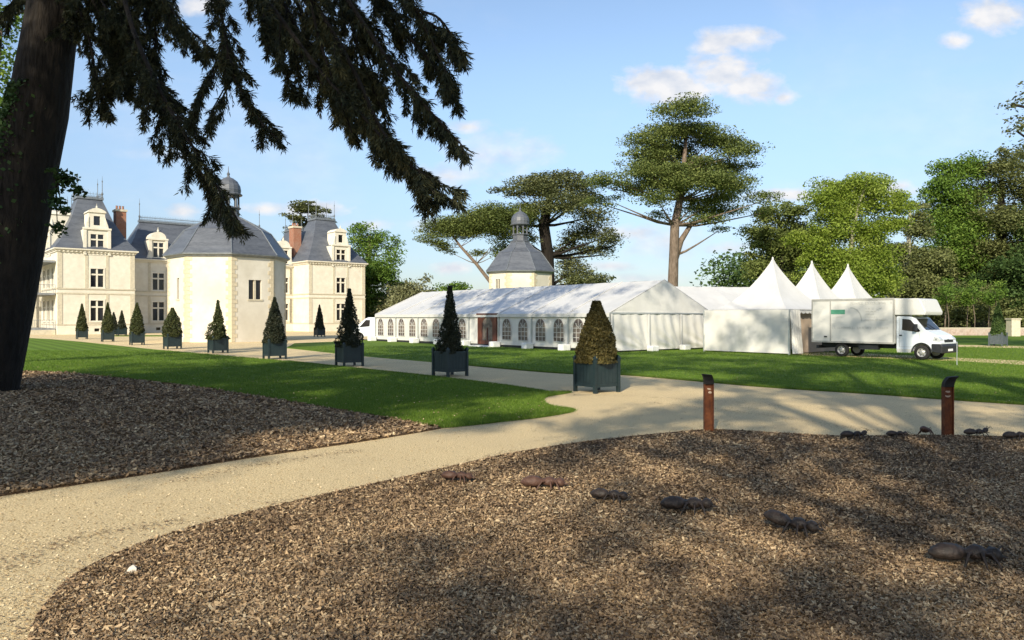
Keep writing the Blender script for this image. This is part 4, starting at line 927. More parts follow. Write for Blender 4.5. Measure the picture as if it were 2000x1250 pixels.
# ================================================================== PLANTERS WITH TOPIARY
def planter_box(mat):
    """template meshes shared by all the boxes"""
    s, h = .86, .93; d = {}
    m = MB(); m.box(-.045,.045,-.045,.045,0,h+.02); m.frustum((-.06,.06,-.06,.06),h+.02,(-.06,.06,-.06,.06),h+.05); m.frustum((-.05,.05,-.05,.05),h+.05,(-.01,.01,-.01,.01),h+.12)
    d['post'] = m
    m = MB(); w = s/2-.05
    m.box(-w,w,-.016,.016,.17,h-.03); m.box(-w,w,-.030,-.017,.17,.25); m.box(-w,w,-.030,-.017,h-.11,h-.03)
    for k in range(6): x = -w+.03+k*(2*w-.06)/5; m.box(x-.012,x+.012,-.023,-.017,.252,h-.112)
    d['panel'] = m; return s, h, d
_pm = {}
def topiary(px, py, label, th, r0, lm, matn='planter', n=5000, shape='cone', seed=0, ls=.034, group='clipped trees in square planter boxes', rz=TA, r1=.03, bulge=0.0, z0=.88):
    g_ = G(px, py); t = thing('potted_topiary', label, 'topiary', (g_.x, g_.y+.45, 0), rz+R(random.Random(seed).uniform(-5,5)), group)
    s, h, d = planter_box(matn)
    if matn not in _pm:
        a = d['post'].build('post', M[matn]); b_ = d['panel'].build('panel', M[matn]); c_ = MB().box(-s/2+.05,s/2-.05,-s/2+.05,s/2-.05,.72,.78).build('soil', M['soil'])
        _pm[matn] = (a.data,b_.data,c_.data)
        for o in (a,b_,c_): bpy.data.objects.remove(o)
    po, pa, so = _pm[matn]
    for i in range(4):
        a = i*math.pi/2; link('post', po, t, loc=(math.cos(a+math.pi/4)*s*.7071, math.sin(a+math.pi/4)*s*.7071, 0))
        link('panel', pa, t, loc=(math.sin(a)*s/2, -math.cos(a)*s/2, 0), rz=a)
    link('soil', so, t)
    q = np.random.default_rng(seed+100); top = th; hh = top-z0
    MB().tube([(0,0,.75),(0,0,z0+hh*.8)],[.05,.02],6).build('trunk', M['bark'], t)
    def rad(f, a):
        r_ = r0*(1-f)**(.95 if shape == 'cone' else 1.25)+r1
        if bulge: r_ += bulge*np.sin(np.pi*np.clip(f*1.1,0,1))*r0
        lump = 1+ (.10 if shape == 'cone' else .26)*np.sin(a*3+f*9+seed)*np.sin(f*17+seed) + (.05 if shape=='cone' else .14)*np.sin(a*7-f*31+seed*2)
        return r_*lump
    f = q.random(n)**1.55; a = q.random(n)*2*np.pi; rr_ = rad(f,a)*(1-.30*q.random(n)**1.6) + q.normal(size=n)*.012
    C = np.column_stack([rr_*np.cos(a), rr_*np.sin(a), z0-.04+f*hh])
    if shape == 'step':     # an offset shoulder on one side
        k = (f < .42) & (np.cos(a-R(200)) > .2); C[k,:2] *= 1.28
    V, FV = quads(C, ls, up=0, aspect=.6)
    sub = .5+.35*np.sin(a*4+f*23)*np.sin(f*41+a*2); att = np.clip(sub*.6+q.random(n)*.5-.05,0,1)
    np_mesh('crown', V, FV, lm, t, attr=np.repeat(att,4))
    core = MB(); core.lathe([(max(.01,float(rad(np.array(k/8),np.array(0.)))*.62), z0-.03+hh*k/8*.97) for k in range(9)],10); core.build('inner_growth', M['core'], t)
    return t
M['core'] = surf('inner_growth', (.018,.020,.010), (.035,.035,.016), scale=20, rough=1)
topiary(1169,768,'stout bronzed cone topiary in the planter nearest the path corner',2.62,.50,L_TOPB,n=22000,seed=1,shape='cone',bulge=.16,r1=.09,ls=.032)
topiary(877,736,'tall thin spindly dark topiary with bare spire tip, second from the path corner',3.30,.44,L_TOPD,n=9000,seed=2,shape='ragged',ls=.034,r1=.06)
topiary(678,716,'ragged dark spire topiary standing in front of the white van',3.42,.50,L_TOPD,n=9000,seed=3,shape='ragged',ls=.036,r1=.05,bulge=.1)
topiary(531,702,'dark green pointed topiary at the shaded right corner of the octagonal tower',3.2,.56,L_TOPD,n=8000,seed=4,ls=.038,r1=.03,bulge=.08)
topiary(420,690,'lopsided pointed topiary in front of the middle of the octagonal tower',3.2,.48,L_TOP,n=7000,seed=5,shape='step',ls=.042,r1=.04,bulge=.04)
topiary(331,682,'squat rounded cone topiary left of the octagonal tower',2.82,.52,L_TOP,n=6000,seed=6,ls=.045,r1=.06,bulge=.34)
topiary(262,674,'smooth even cone topiary between the west pavilion and the squat rounded one',3.32,.48,L_TOP,n=6000,seed=7,ls=.048,bulge=.22,r1=.04)
topiary(205,667.5,'slim olive cone topiary under the right edge of the west pavilion window',3.5,.52,L_TOP,n=5000,seed=8,ls=.05,bulge=.08)
topiary(155,662.5,'slim cone topiary farthest along the avenue, left of the west pavilion windows',3.55,.52,L_TOP,n=5000,seed=9,ls=.055,bulge=.08)
topiary(622,658,'lone dark cone topiary before the east pavilion wall',3.6,.50,L_TOPD,n=4000,seed=10,ls=.06,bulge=.1)
topiary(234,656.5,'small dark cone topiary half hidden behind the avenue row',3.0,.50,L_TOPD,n=2500,seed=11,ls=.06)
topiary(218,656.5,'small dark cone topiary peeping out beside the slim olive one',2.8,.50,L_TOPD,n=2500,seed=12,ls=.06)
topiary(1957,677,'dull green cone topiary in a pale grey box beyond the truck',3.25,.46,L_DARK,matn='planter_grey',n=9000,seed=13,ls=.055,bulge=.12)

# ================================================================== SIGNPOSTS, ANTS, SMALL THINGS
def signpost(px, py, s, label, motif):
    g_ = G(px, py, .03); t = thing('signpost', label, 'signpost', (g_.x, g_.y, .02), 0, 'rusty steel signposts at the mulch bed')
    w, d = .085, .05; hgt = .87
    MB().box(-w,-w+.012,-d,d,0,hgt).box(w-.012,w,-d,d,0,hgt).box(-w+.012,w-.012,-.004,.008,0,hgt).box(-w+.012,w-.012,d-.012,d,0,hgt).build('post', M['corten'], t)
    # head: bent forwards and sideways
    a = [(-w,-d),(w,-d),(w,d),(-w,d)]; m = MB()
    lv = [(hgt,0,0,1),(hgt+.07,.004,.01,1),(hgt+.13,.022,.03,1.0),(hgt+.185,.052,.06,1.02)]
    vs = []; 
    for z, sx, sy, k in lv: vs += [(x*k+s*sx, y*k-sy, z + (s*x*.10 if z > hgt+.1 else 0)) for x,y in a]
    m.add(vs, [(0,3,2,1),(12,13,14,15)]+[(i*4+j,i*4+(j+1)%4,(i+1)*4+(j+1)%4,(i+1)*4+j) for i in range(3) for j in range(4)])
    m.build('head', M['black_plate'], t)
    e = MB()
    if motif == 0:
        e.add([(-.02,-.006,.80),(.03,-.006,.795),(.045,-.006,.77),(.005,-.006,.765),(-.03,-.006,.78)],[(0,1,2,3,4)])
        e.add([(.0,-.006,.735),(.03,-.006,.745),(.055,-.006,.725),(.05,-.006,.70),(.005,-.006,.70),(-.01,-.006,.715)],[(0,1,2,3,4,5)])
    else:
        e.add([(-.035,-.006,.80),(.03,-.006,.80),(.045,-.006,.775),(.0,-.006,.765),(-.045,-.006,.78)],[(0,1,2,3,4)])
        e.add([(-.05,-.006,.725),(-.02,-.006,.715),(.02,-.006,.715),(.05,-.006,.725),(.04,-.006,.695),(0,-.006,.685),(-.04,-.006,.695)],[(0,1,2,3,4,5,6)])
    e.build('emblem', M['emblem'], t); return t
signpost(1384,842,-1,'rusty steel signpost with bent black head standing alone at the bed corner',0)
signpost(1851,851,1,'rusty steel signpost rising among the ant sculptures at the bed edge',1)

def ell(mb, c, r, pitch=0, n=12, m=8):
    vs = []; cp, sp = math.cos(pitch), math.sin(pitch)
    pr_ = [(math.sin(math.pi*j/m), -math.cos(math.pi*j/m)) for j in range(m+1)]
    for rr_, ax in pr_:
        for k in range(n):
            a = 2*math.pi*k/n; x, y, z = ax*r[0], rr_*math.cos(a)*r[1], rr_*math.sin(a)*r[2]
            vs.append((c[0]+x*cp-z*sp, c[1]+y, c[2]+x*sp+z*cp))
    mb.add(vs, [(j*n+k, j*n+(k+1)%n, (j+1)*n+(k+1)%n, (j+1)*n+k) for j in range(m) for k in range(n)])
def ant(px, py, size, hd, label, mt='ant', seed=0, z=.055, head_up=0, gz=0.0):
    g_ = G(px, py, z); t = thing('ant_sculpture', label, 'sculpture', (g_.x,g_.y+.08,z), hd, 'giant ant sculptures on the mulch')
    k = size; r_ = random.Random(seed)
    # one continuous body: gaster, waist, thorax, neck, head
    prof = [(x_,r_0*1.55,z_0+.03) for x_,r_0,z_0 in [(-.52,.005,.09),(-.50,.03,.095),(-.44,.066,.105),(-.36,.092,.115),(-.27,.104,.12),(-.18,.100,.12),(-.10,.084,.12),(-.04,.056,.115),(-.01,.044,.11),(.02,.056,.115),(.07,.078,.125),(.14,.086,.13),(.21,.072,.125),(.26,.044,.12),(.29,.046,.12),(.33,.070,.12),(.38,.082,.115),(.44,.066,.10),(.48,.030,.09),(.50,.01,.085)]]
    n = 12; vs = []; m = MB()
    for x, rr_, zc in prof:
        for j in range(n):
            a = 2*math.pi*j/n; ridge = 1+ .05*math.sin(x*75)*(1 if x < 0 else 0)+.09*math.sin(j*2.3+x*31+seed)+.06*math.sin(j*4.1-x*57)
            zz = zc + (head_up if x > .28 else 0)*(x-.28)*2 + (gz*(-x)*1.4 if x < 0 else 0)
            vs.append((x*k, rr_*math.cos(a)*k*1.02*ridge, (zz+.01+rr_*math.sin(a)*.82*ridge)*k))
    m.add(vs, [(i*n+j, i*n+(j+1)%n, (i+1)*n+(j+1)%n, (i+1)*n+j) for i in range(len(prof)-1) for j in range(n)]+[tuple(range(n)),tuple((len(prof)-1)*n+j for j in range(n))])
    m.build('body', M[mt], t, smooth=True)
    for s in (-1,1):
        for i, (bx, fx) in enumerate(((.20,.36),(.14,.16),(.07,-.12))):
            fx += r_.uniform(-.04,.04)
            MB().tube([(bx*k,s*.05*k,.15*k),((bx*.55+fx*.45)*k,s*.15*k,.19*k),((bx*.2+fx*.8)*k,s*.22*k,.07*k),(fx*k,s*.27*k,-.01)],[.028*k,.024*k,.018*k,.012*k],6).build('leg', M[mt], t, smooth=True)
        MB().tube([(.44*k,s*.04*k,(.18+head_up*.3)*k),(.52*k,s*.10*k,(.25+head_up*.4)*k),(.60*k,s*.13*k,(.16+head_up*.4)*k)],[.012*k,.010*k,.008*k],5).build('antenna', M[mt], t)
        MB().tube([(.47*k,s*.03*k,.13*k),(.54*k,s*.035*k,.115*k),(.565*k,s*.01*k,.11*k)],[.016*k,.012*k,.004*k],5).build('mandible', M[mt], t)
    return t
hd = math.atan2(-3.37,4.76)
ant(892,941,.42,hd+.35,'reddish ant sculpture closest to the gravel path edge','ant_red',1)
ant(1062,957,.54,hd+.5,'flat red-brown ant sculpture lying in the sunlit mulch, second from the path','ant_red',2,z=.03)
ant(1192,980,.43,hd+.25,'short stocky dark ant sculpture between the flat red one and the long one','ant',3)
ant(1345,1002,.54,hd+.45,'long dark ant sculpture with spread front legs, mid bed','ant',4,head_up=.08)
ant(1552,1042,.52,hd-.05,'grey-backed ant sculpture angled downhill beside a pale chip patch','ant',5,gz=.14)
ant(1898,1106,.57,hd+.45,'biggest darkest ant sculpture nearest the bottom corner of the bed','ant',6)
ant(1672,857,.44,-.05,'dark ant sculpture with raised head, left of the second signpost group','ant',7,head_up=.25)
ant(1757,854,.36,-.1,'low dark ant sculpture between the raised-head ant and the signpost','ant',8)
ant(1812,850,.42,.9,'brown round-backed ant sculpture just left of the second signpost','ant_red',9,gz=.25)
ant(1912,852,.43,.05,'dark ant sculpture just right of the second signpost with head lifted','ant',10,head_up=.3)
ant(1992,859,.46,0,'dark ant sculpture cut off by the picture edge','ant',11)

m = MB(); vs = []; q = rand_unit(26)*np.array([.055,.04,.035])
bm = bmesh.new(); [bm.verts.new(v_) for v_ in q]; bmesh.ops.convex_hull(bm, input=bm.verts); me = bpy.data.meshes.new('rock'); bm.to_mesh(me); bm.free(); me.materials.append(M['pale_stone'])
o = link('rock', me); g_ = G(258,1118,.03); o.location = (g_.x,g_.y,.055); tag(o, 'small pale stone lying on the mulch near the path curve', 'stone')

t = thing('low_wall', 'low pinkish rubble wall beyond the far grass behind the truck', 'wall', (0,0,0))
pw = [G(1640,656), G(1800,655.5), G(1960,655.5), G(2150,656), G(2400,657)]
for i in range(4):
    a, b_ = pw[i], pw[i+1]; d = (b_-a).normalized(); nn = Vector((-d.y,d.x,0))*.2
    MB().add([a-nn,b_-nn,b_+nn,a+nn]+[p_+Vector((0,0,.85)) for p_ in (a-nn,b_-nn,b_+nn,a+nn)],[(0,3,2,1),(4,5,6,7),(0,1,5,4),(1,2,6,5),(2,3,7,6),(3,0,4,7)]).build('wall_length', M['rubble'], t)
    c = MB(); c.add([a-nn*1.2+Vector((0,0,.85)),b_-nn*1.2+Vector((0,0,.85)),b_+nn*1.2+Vector((0,0,.85)),a+nn*1.2+Vector((0,0,.85))]+[p_+Vector((0,0,.95)) for p_ in (a-nn*1.2,b_-nn*1.2,b_+nn*1.2,a+nn*1.2)],[(0,3,2,1),(4,5,6,7),(0,1,5,4),(1,2,6,5),(2,3,7,6),(3,0,4,7)]).build('coping', M['trim'], t)
def gpost(px, label, Y, w, h, z=0):
    x = (px-1000)/F*Y; m = MB().box(-w/2,w/2,-w/2,w/2,z,h); m.box(-w/2-.08,w/2+.08,-w/2-.08,w/2+.08,h,h+.15)
    o = m.build('gate_pier', M['trim'], bevel=.02); o.location = (x,Y,0); tag(o, label, 'pillar')
gpost(1979,'pale square stone pier behind the grey planter topiary',86,1.0,1.9)
o = MB().tube([(0,0,0),(0,0,1.0)],.018,6).lathe([(.03,1.0),(.02,1.05)],6).build('marker_stake', M['alu']); g_ = G(1869,713,.03); o.location = (g_.x,g_.y,0); tag(o, 'thin pale marker stake in the grass ahead of the truck bumper', 'stake')

# ================================================================== TREES
# big cedar at the left, near the camera
YC = 21.6; root = P(-36,770,YC); bx, by = root.x, root.y
ced = thing('cedar_tree', 'huge dark cedar with leaning trunk and drooping boughs over the mulch bed', 'tree', (bx,by,0))
off0 = Vector((bx,by,0))
s = YC/F
tp = [(-46,795,70),(-36,750,64),(-15,640,64),(4,562,60),(27,450,57),(50,330,55),(74,218,53),(92,100,48),(107,0,45),(125,-150,42),(140,-400,36),(150,-700,26),(150,-950,12)]
mb = MB(); pts = [P(a,b_,YC)-off0 for a,b_,w in tp]; pts[0].z = -.1
mb.tube(pts, [w*s for a,b_,w in tp], 22)
for k in range(7):
    a = k*.9+.3; mb.tube([pts[2]+Vector((math.cos(a)*.5,math.sin(a)*.5,0)), pts[1]+Vector((math.cos(a)*.62,math.sin(a)*.62,-.1)), Vector((pts[0].x+math.cos(a)*1.15,math.sin(a)*1.15,-.15))],[.30,.30,.10],8)
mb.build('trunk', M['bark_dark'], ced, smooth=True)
# boughs: (px,py,Y) polylines
boughs = [
 dict(p=[(120,-80,21),(215,-40,20),(262,90,19),(318,210,18.3),(385,325,17.6),(462,445,17)], r=.15, n=230, sl=1.45, w=1.0, dens=1.7),
 dict(p=[(262,90,19),(215,150,19.5),(170,215,20)], r=.05, n=60, sl=.85, w=1),
 dict(p=[(130,-40,21),(170,60,20.5),(190,160,20),(215,230,19.8)], r=.07, n=90, sl=.9, w=1),
 dict(p=[(190,-60,20.5),(280,-20,19.5),(350,50,19),(402,108,18.6)], r=.08, n=110, sl=.8, w=.9),
 dict(p=[(240,-60,20),(300,40,19.4),(300,120,19.2),(310,200,19)], r=.06, n=80, sl=.8, w=1),
 dict(p=[(420,-60,17),(438,60,16.4),(458,150,16),(500,225,15.6),(548,278,15.3)], r=.05, n=90, sl=.7, w=.8),
 dict(p=[(440,80,16.3),(420,140,16.2),(392,190,16.1),(376,235,16)], r=.03, n=45, sl=.55, w=.8),
 dict(p=[(455,150,16),(430,200,16),(410,240,16)], r=.03, n=30, sl=.5, w=.8),
 dict(p=[(460,-60,16.5),(540,40,16),(620,150,15.6),(700,240,15.2),(790,330,15),(884,392,14.8)], r=.09, n=230, sl=.8, w=.9),
 dict(p=[(560,-60,16.4),(640,60,15.8),(700,170,15.4),(745,270,15.1),(800,340,15),(850,402,14.8)], r=.09, n=220, sl=.8, w=.9),
 dict(p=[(640,-70,16.2),(720,60,15.6),(790,160,15.2),(850,230,15),(912,306,14.8)], r=.09, n=210, sl=.8, w=.85),
 dict(p=[(720,-70,16),(800,20,15.5),(860,60,15.2),(905,120,15)], r=.07, n=120, sl=.65, w=.8),
 dict(p=[(700,-60,16),(780,50,15.4),(840,120,15.1),(888,196,15)], r=.07, n=140, sl=.7, w=.85),
 dict(p=[(500,-60,16.6),(520,30,16.2),(545,110,16),(575,180,15.8)], r=.05, n=120, sl=.6, w=.9),
 dict(p=[(600,-60,16),(620,60,15.8),(650,160,15.6),(690,270,15.4)], r=.06, n=170, sl=.75, w=1),
 dict(p=[(660,-60,16),(690,60,15.6),(720,150,15.4),(760,250,15.2)], r=.06, n=180, sl=.8, w=1.1),
 dict(p=[(560,-40,17),(600,40,17),(660,100,17),(740,190,16.8)], r=.06, n=140, sl=.9, w=1.1),
 dict(p=[(60,-60,22),(20,20,23),(-40,90,24)], r=.08, n=60, sl=.9, w=1),
]
boughs += [
 dict(p=[(150,-60,20.6),(225,50,20),(285,140,19.6),(345,205,19.2)], r=.06, sl=1.0, w=1),
 dict(p=[(160,-30,21),(215,90,20.4),(250,190,20)], r=.06, sl=1.0, w=1),
 dict(p=[(290,-60,19.6),(330,20,19),(365,70,18.8)], r=.06, sl=.9, w=1),
 dict(p=[(520,-60,16.8),(600,90,16.4),(680,190,16),(760,290,15.6),(838,350,15.4)], r=.07, sl=.9, w=.9),
 dict(p=[(760,-70,16),(820,40,15.6),(860,120,15.4),(880,165,15.2)], r=.06, sl=.7, w=.8)]
for b_ in list(boughs):
    r_ = random.Random(len(b_['p'])*17+b_['p'][0][0]); jx, jd = r_.uniform(-16,10), r_.choice((-1.1,1.0))
    boughs.append(dict(b_, p=[(q[0]+jx*(1-.6*i/len(b_['p'])), q[1]-10-r_.random()*14, q[2]+jd) for i, q in enumerate(b_['p'])], r=b_['r']*.8, dens=.42))
brn = MB(); Cs = []; Ts = []; As = []; tone = 0.0
def bezier(pts, n):
    q = smooth_line([(p_.x,p_.y) for p_ in pts], n); z = smooth_line([(p_.z,0) for p_ in pts], n)
    return [Vector((a[0],a[1],b_[0])) for a,b_ in zip(q,z)]
def sprays(path, n, sl, w, droop=.75):
    pa = np.array([tuple(p_) for p_ in path]); seg = len(pa)-1
    t = rng.random(n)**.85*seg; i = np.minimum(t.astype(int), seg-1); f = (t-i)[:,None]
    o = pa[i]*(1-f)+pa[i+1]*f; tan = pa[i+1]-pa[i]; tan /= np.linalg.norm(tan,axis=1,keepdims=True)
    rp = rand_unit(n); rp -= tan*(rp*tan).sum(1,keepdims=True)
    d = tan*.50 + rp*1.0*w + np.array([0,0,-droop*.75]); d /= np.linalg.norm(d,axis=1,keepdims=True)
    ln = sl*(.3+1.25*rng.random(n)**1.3)*(1-.55*(t/seg)); m = 6; pos = o.copy(); shade = rng.random(n)
    for k in range(m):
        st = (ln/m)[:,None]; p0 = pos.copy(); pos = pos + d*st; d = d + np.array([0,0,-.05]); d /= np.linalg.norm(d,axis=1,keepdims=True)
        for rep in range(2):
            td = rand_unit(n)*.72 + d*1.0 + np.array([0,0,-.15]); td /= np.linalg.norm(td,axis=1,keepdims=True)
            L_ = (.06+.14*rng.random(n))*(1.15-.4*k/m); c = p0 + (pos-p0)*rng.random((n,1)) 
            Cs.append(np.column_stack([c, td*L_[:,None]])); As.append(np.clip(shade*.5+rng.random(n)*.35+tone,0,1))
    # twig wood
    for j in range(0, n, 2):
        e = pos[j]; brn.tube([Vector(o[j]), Vector(e)], [.007,.003], 3, caps=False)
for bdef in boughs:
    tone = .22 if 600 <= bdef['p'][1][0] <= 700 else 0.0  # olive-brown tint, partly sunlight, put into the central boughs' needle colour
    path = bezier([P(*q)-off0 for q in bdef['p']], 6); k = len(path)
    brn.tube(path, [bdef['r']*.6*(1-.88*i/(k-1))+.008 for i in range(k)], 7)
    tot_ = sum((path[i+1]-path[i]).length for i in range(k-1))
    sprays(path, int(tot_*26*bdef.get('dens',1)), .34, bdef['w']*.8, .6)
    for j in range(int(tot_*3.6*bdef.get('dens',1))):
        t_ = random.random()**1.1*(k-1.01); i = int(t_); o_ = path[i].lerp(path[i+1], t_-i); tn = (path[i+1]-path[i]).normalized()
        rp = Vector(rand_unit(1)[0]); rp -= tn*rp.dot(tn); d_ = (tn*.95+rp.normalized()*.60*bdef['w']+Vector((0,0,-.22))).normalized()
        L2_ = bdef['sl']*(.7+1.1*random.random())*(1.05-.82*t_/(k-1)); sub_ = [o_]
        for q_ in range(6): d_ = (d_+Vector((random.gauss(0,.07),random.gauss(0,.07),-.045))).normalized(); sub_.append(sub_[-1]+d_*L2_/6)
        brn.tube(sub_, [.022,.018,.014,.011,.009,.006,.004], 4, caps=False)
        sprays(sub_, int(6+L2_*26), .30, .62, .45)
brn.build('bough', M['bark_dark'], ced)
D = np.concatenate(Cs); A_ = np.concatenate(As); c = D[:,:3]; td = D[:,3:]; n = len(D); ln = np.linalg.norm(td,axis=1,keepdims=True)
Vall = []; 
for r_i in range(2):
    sd_ = np.cross(td/ln, rand_unit(n)); sd_ /= np.linalg.norm(sd_,axis=1,keepdims=True); wd = .006+.008*rng.random((n,1))
    Vall.append(np.stack([c, c+td*.45+sd_*wd, c+td, c+td*.45-sd_*wd],axis=1).reshape(-1,3))
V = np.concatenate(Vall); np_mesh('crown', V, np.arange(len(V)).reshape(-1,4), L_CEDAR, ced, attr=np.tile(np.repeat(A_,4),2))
# upper crown, above the picture: broad tiers
up = []
for k in range(16):
    a = k*2.4; rr_ = 3.5+ (k%4)*1.6; z = 16+ (k//4)*2.6; up.append((pts[9].x+rr_*math.cos(a), rr_*math.sin(a), z, 3.2,3.2,1.0))
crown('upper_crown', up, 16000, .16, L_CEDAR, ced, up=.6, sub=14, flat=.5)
# ivy on the lower trunk
n = 5200; t_ = rng.random(n)**1.2*5.4; i = np.minimum(t_.astype(int),5); f = (t_-i)[:,None]; pa = np.array([tuple(q) for q in pts[1:9]]); o_ = pa[i]*(1-f)+pa[i+1]*f
wr = np.array([w*s for a,b_,w in tp][1:9]); rad_ = (wr[i]*(1-f[:,0])+wr[i+1]*f[:,0])+.02+.06*rng.random(n)
a = R(-150)+rng.normal(size=n)*.55; C = o_+np.column_stack([np.cos(a)*rad_, np.sin(a)*rad_, np.zeros(n)])
V, FV = quads(C, .055, up=0, aspect=.8); np_mesh('ivy', V, FV, L_IVY, ced, attr=np.repeat(rng.random(n),4))
# leafy side shoot by the trunk
sh = []
mbs = MB(); base = P(108,335,20.5)-off0
for e in ((150,372),(120,410),(135,350),(112,445)):
    q = P(e[0],e[1],20.3)-off0; mbs.tube([base, base.lerp(q,.5)+Vector((0,0,.1)), q],[.03,.02,.008],5); sh.append((q.x,q.y,q.z,.24,.25,.18)); sh.append(((q.x+base.x)/2,q.y,(q.z+base.z)/2,.2,.25,.2))
mbs.build('side_shoot', M['bark_dark'], ced); crown('side_leaves', sh, 700, .055, L_IVY, ced, sub=8, aspect=.8)

# background trees
tree('broadleaf_tree','fresh green tree glimpsed behind the cedar trunk at the picture corner','tree',34,[(-40,705,14),(-30,500,11),(-20,250,8),(0,60,5)],
     [(10,200,45,60),(-40,150,70,70),(15,110,40,40),(-30,260,60,50),(-80,60,80,80),(20,300,30,35),(-60,340,60,60),(5,20,60,30)],9000,.10,L_OAK,M['bark'],sub=16)
tree('pine_tree','flat-topped umbrella pine left of the domed pavilion','tree',115,[(985,655,5),(965,560,4),(930,515,3.2),(900,482,2.5),(880,455,2)],
     [(905,432,60,16),(960,428,55,22),(1010,420,40,22),(868,448,40,16),(850,470,28,14),(925,452,50,14),(975,455,40,18),(985,485,26,16),(868,490,22,11),(935,490,20,10),(1000,505,26,16)],56000,.15,L_PINE,M['bark'],up=.8,sub=18,flat=.7)
tree('cedar_tree','spreading layered cedar rising right behind the domed pavilion','tree',120,[(1072,655,15),(1070,560,14),(1070,500,12),(1062,440,11),(1075,380,6),(1085,340,3)],
     [(1085,338,50,14),(1040,352,50,13),(1125,352,50,14),(1000,372,40,10),(975,366,22,7),(1060,375,60,13),(1140,380,46,14),(1035,402,52,14),(1100,405,60,16),(1150,420,42,16),(1020,430,36,14),(1130,445,50,16),(1170,465,36,16),(1185,490,24,16),(1150,480,36,12),(1105,480,36,13),(1030,460,30,14),(1120,515,36,18),(1140,545,40,18),(1110,540,30,20),(1170,548,32,12),(1195,475,14,22)],46000,.18,L_CED2,M['bark_dark'],up=.8,sub=15,flat=.45,hang=.3)
tree('pine_tree','tallest tree, a bare-trunked pine with broad ragged crown between the tents and sky','tree',86,[(1312,655,12),(1314,560,10.5),(1316,500,9.5),(1318,440,9),(1328,390,7),(1335,330,5),(1340,270,3)],
     [(1335,232,62,17),(1300,246,48,17),(1375,244,44,16),(1268,275,50,18),(1330,280,60,20),(1395,280,42,18),(1235,305,32,11),(1440,275,42,12),(1290,320,60,20),(1360,322,60,20),(1425,318,46,17),(1250,340,50,16),(1215,310,18,7),(1465,325,24,10),(1310,360,62,18),(1385,362,60,20),(1440,365,46,18),(1240,372,46,16),(1190,362,48,14),(1175,385,30,12),(1280,395,44,13),(1420,400,56,17),(1470,395,34,15),(1290,420,26,13),(1385,428,42,10),(1410,448,26,9),(1350,400,40,14),(1500,412,28,12),(1160,355,28,12),(1195,395,20,16)]+[(1340+115*math.cos(k*2.4)*(.25+.7*((k*.37)%1)), 318+92*math.sin(k*2.4)*(.25+.7*((k*.37)%1)), 34+12*((k*.61)%1), 11+5*((k*.23)%1)) for k in range(26)],105000,.12,L_PINE,M['bark'],up=.5,sub=22,flat=.65,thick=1.08,dj=.9)
mbp = MB(); pb = P(1312,655,86); q = [P(*k)-Vector((pb.x,pb.y,0)) for k in ((1318,508,86),(1330,470,86.2),(1350,438,86.4),(1385,425,86.5))]
tp_ = [o for o in COL.objects if o.name.startswith('pine_tree')][-1]; mbp.tube(q,[.38,.33,.26,.12],8).build('bough', M['bark'], tp_, smooth=True)
tree('broadleaf_tree','rounded leafy green tree beside the east pavilion of the chateau','tree',136,[(715,655,8),(716,560,7),(720,500,5),(722,460,3)],
     [(700,450,24,20),(730,452,28,22),(758,485,26,20),(715,490,34,24),(768,515,22,16),(740,520,40,22),(720,550,44,26),(765,545,26,18),(728,590,50,26),(765,580,34,24),(688,470,16,20),(705,610,44,24),(755,610,40,24)],34000,.20,L_OAK,M['bark'],sub=15)
tree('bushy_tree','low grey-green bushy tree left of the far marquee end','tree',130,[(800,655,6),(800,600,5),(802,580,3)],
     [(790,570,30,22),(815,575,28,22),(800,600,44,26),(830,595,22,24),(780,615,40,30),(822,565,16,14)],10000,.24,L_BUSH,M['bark'],sub=14)
tree('bushy_tree','small distant round tree top showing above the marquee ridge','tree',150,[(893,655,5),(893,600,4),(893,570,2)],[(880,568,22,12),(905,566,20,11),(892,590,34,22)],5000,.26,L_OAK,M['bark'],sub=12)
tree('bushy_tree','low dark tree top between the layered cedar and the tall pine','tree',140,[(1185,655,5),(1185,600,4),(1186,570,2)],[(1165,560,26,14),(1192,550,18,9),(1185,590,34,26),(1150,580,30,24)],6000,.26,L_DARK,M['bark'],sub=12)
tree('cedar_tree','cedar top poking up behind the roofs of the chateau','tree',165,[(600,655,8),(600,500,7),(602,430,4)],
     [(600,412,36,8),(575,428,26,8),(625,430,26,9),(600,440,30,9),(575,455,22,10),(640,415,14,6),(572,475,18,10)],8000,.30,L_CED2,M['bark_dark'],up=.8,sub=14,flat=.5)
# right-hand group
tree('conifer_tree','dull brownish conifer behind the first pagoda peak','tree',92,[(1530,655,8),(1530,560,7),(1525,480,5),(1520,420,3)],
     [(1500,415,34,14),(1545,410,40,15),(1500,445,40,18),(1540,450,46,22),(1480,470,26,14),(1520,490,50,24),(1560,500,40,26),(1500,530,44,20),(1465,530,24,22),(1540,545,46,22),(1470,500,20,12)],34000,.16,L_PINE,M['bark_dark'],sub=13,flat=.6,hang=.3)
tree('broadleaf_tree','bright yellow-green spring tree with pale branches above the pagoda tents','tree',84,[(1675,655,7),(1668,590,6),(1660,520,5),(1665,450,4),(1680,390,2.5),(1700,340,1.5)],
     [(1640,360,44,24),(1690,352,44,22),(1740,370,40,24),(1600,385,34,20),(1650,400,50,26),(1705,400,50,26),(1755,410,38,26),(1610,430,44,26),(1660,450,54,28),(1720,450,50,28),(1580,460,34,22),(1600,490,44,24),(1650,510,54,28),(1710,505,52,28),(1620,550,60,26),(1680,560,60,30),(1740,550,44,26),(1570,505,24,18),(1640,595,60,20),(1705,600,60,20),(1600,575,36,20)],90000,.13,L_BEECH,M['bark_pale'],sub=13,sig=.26)
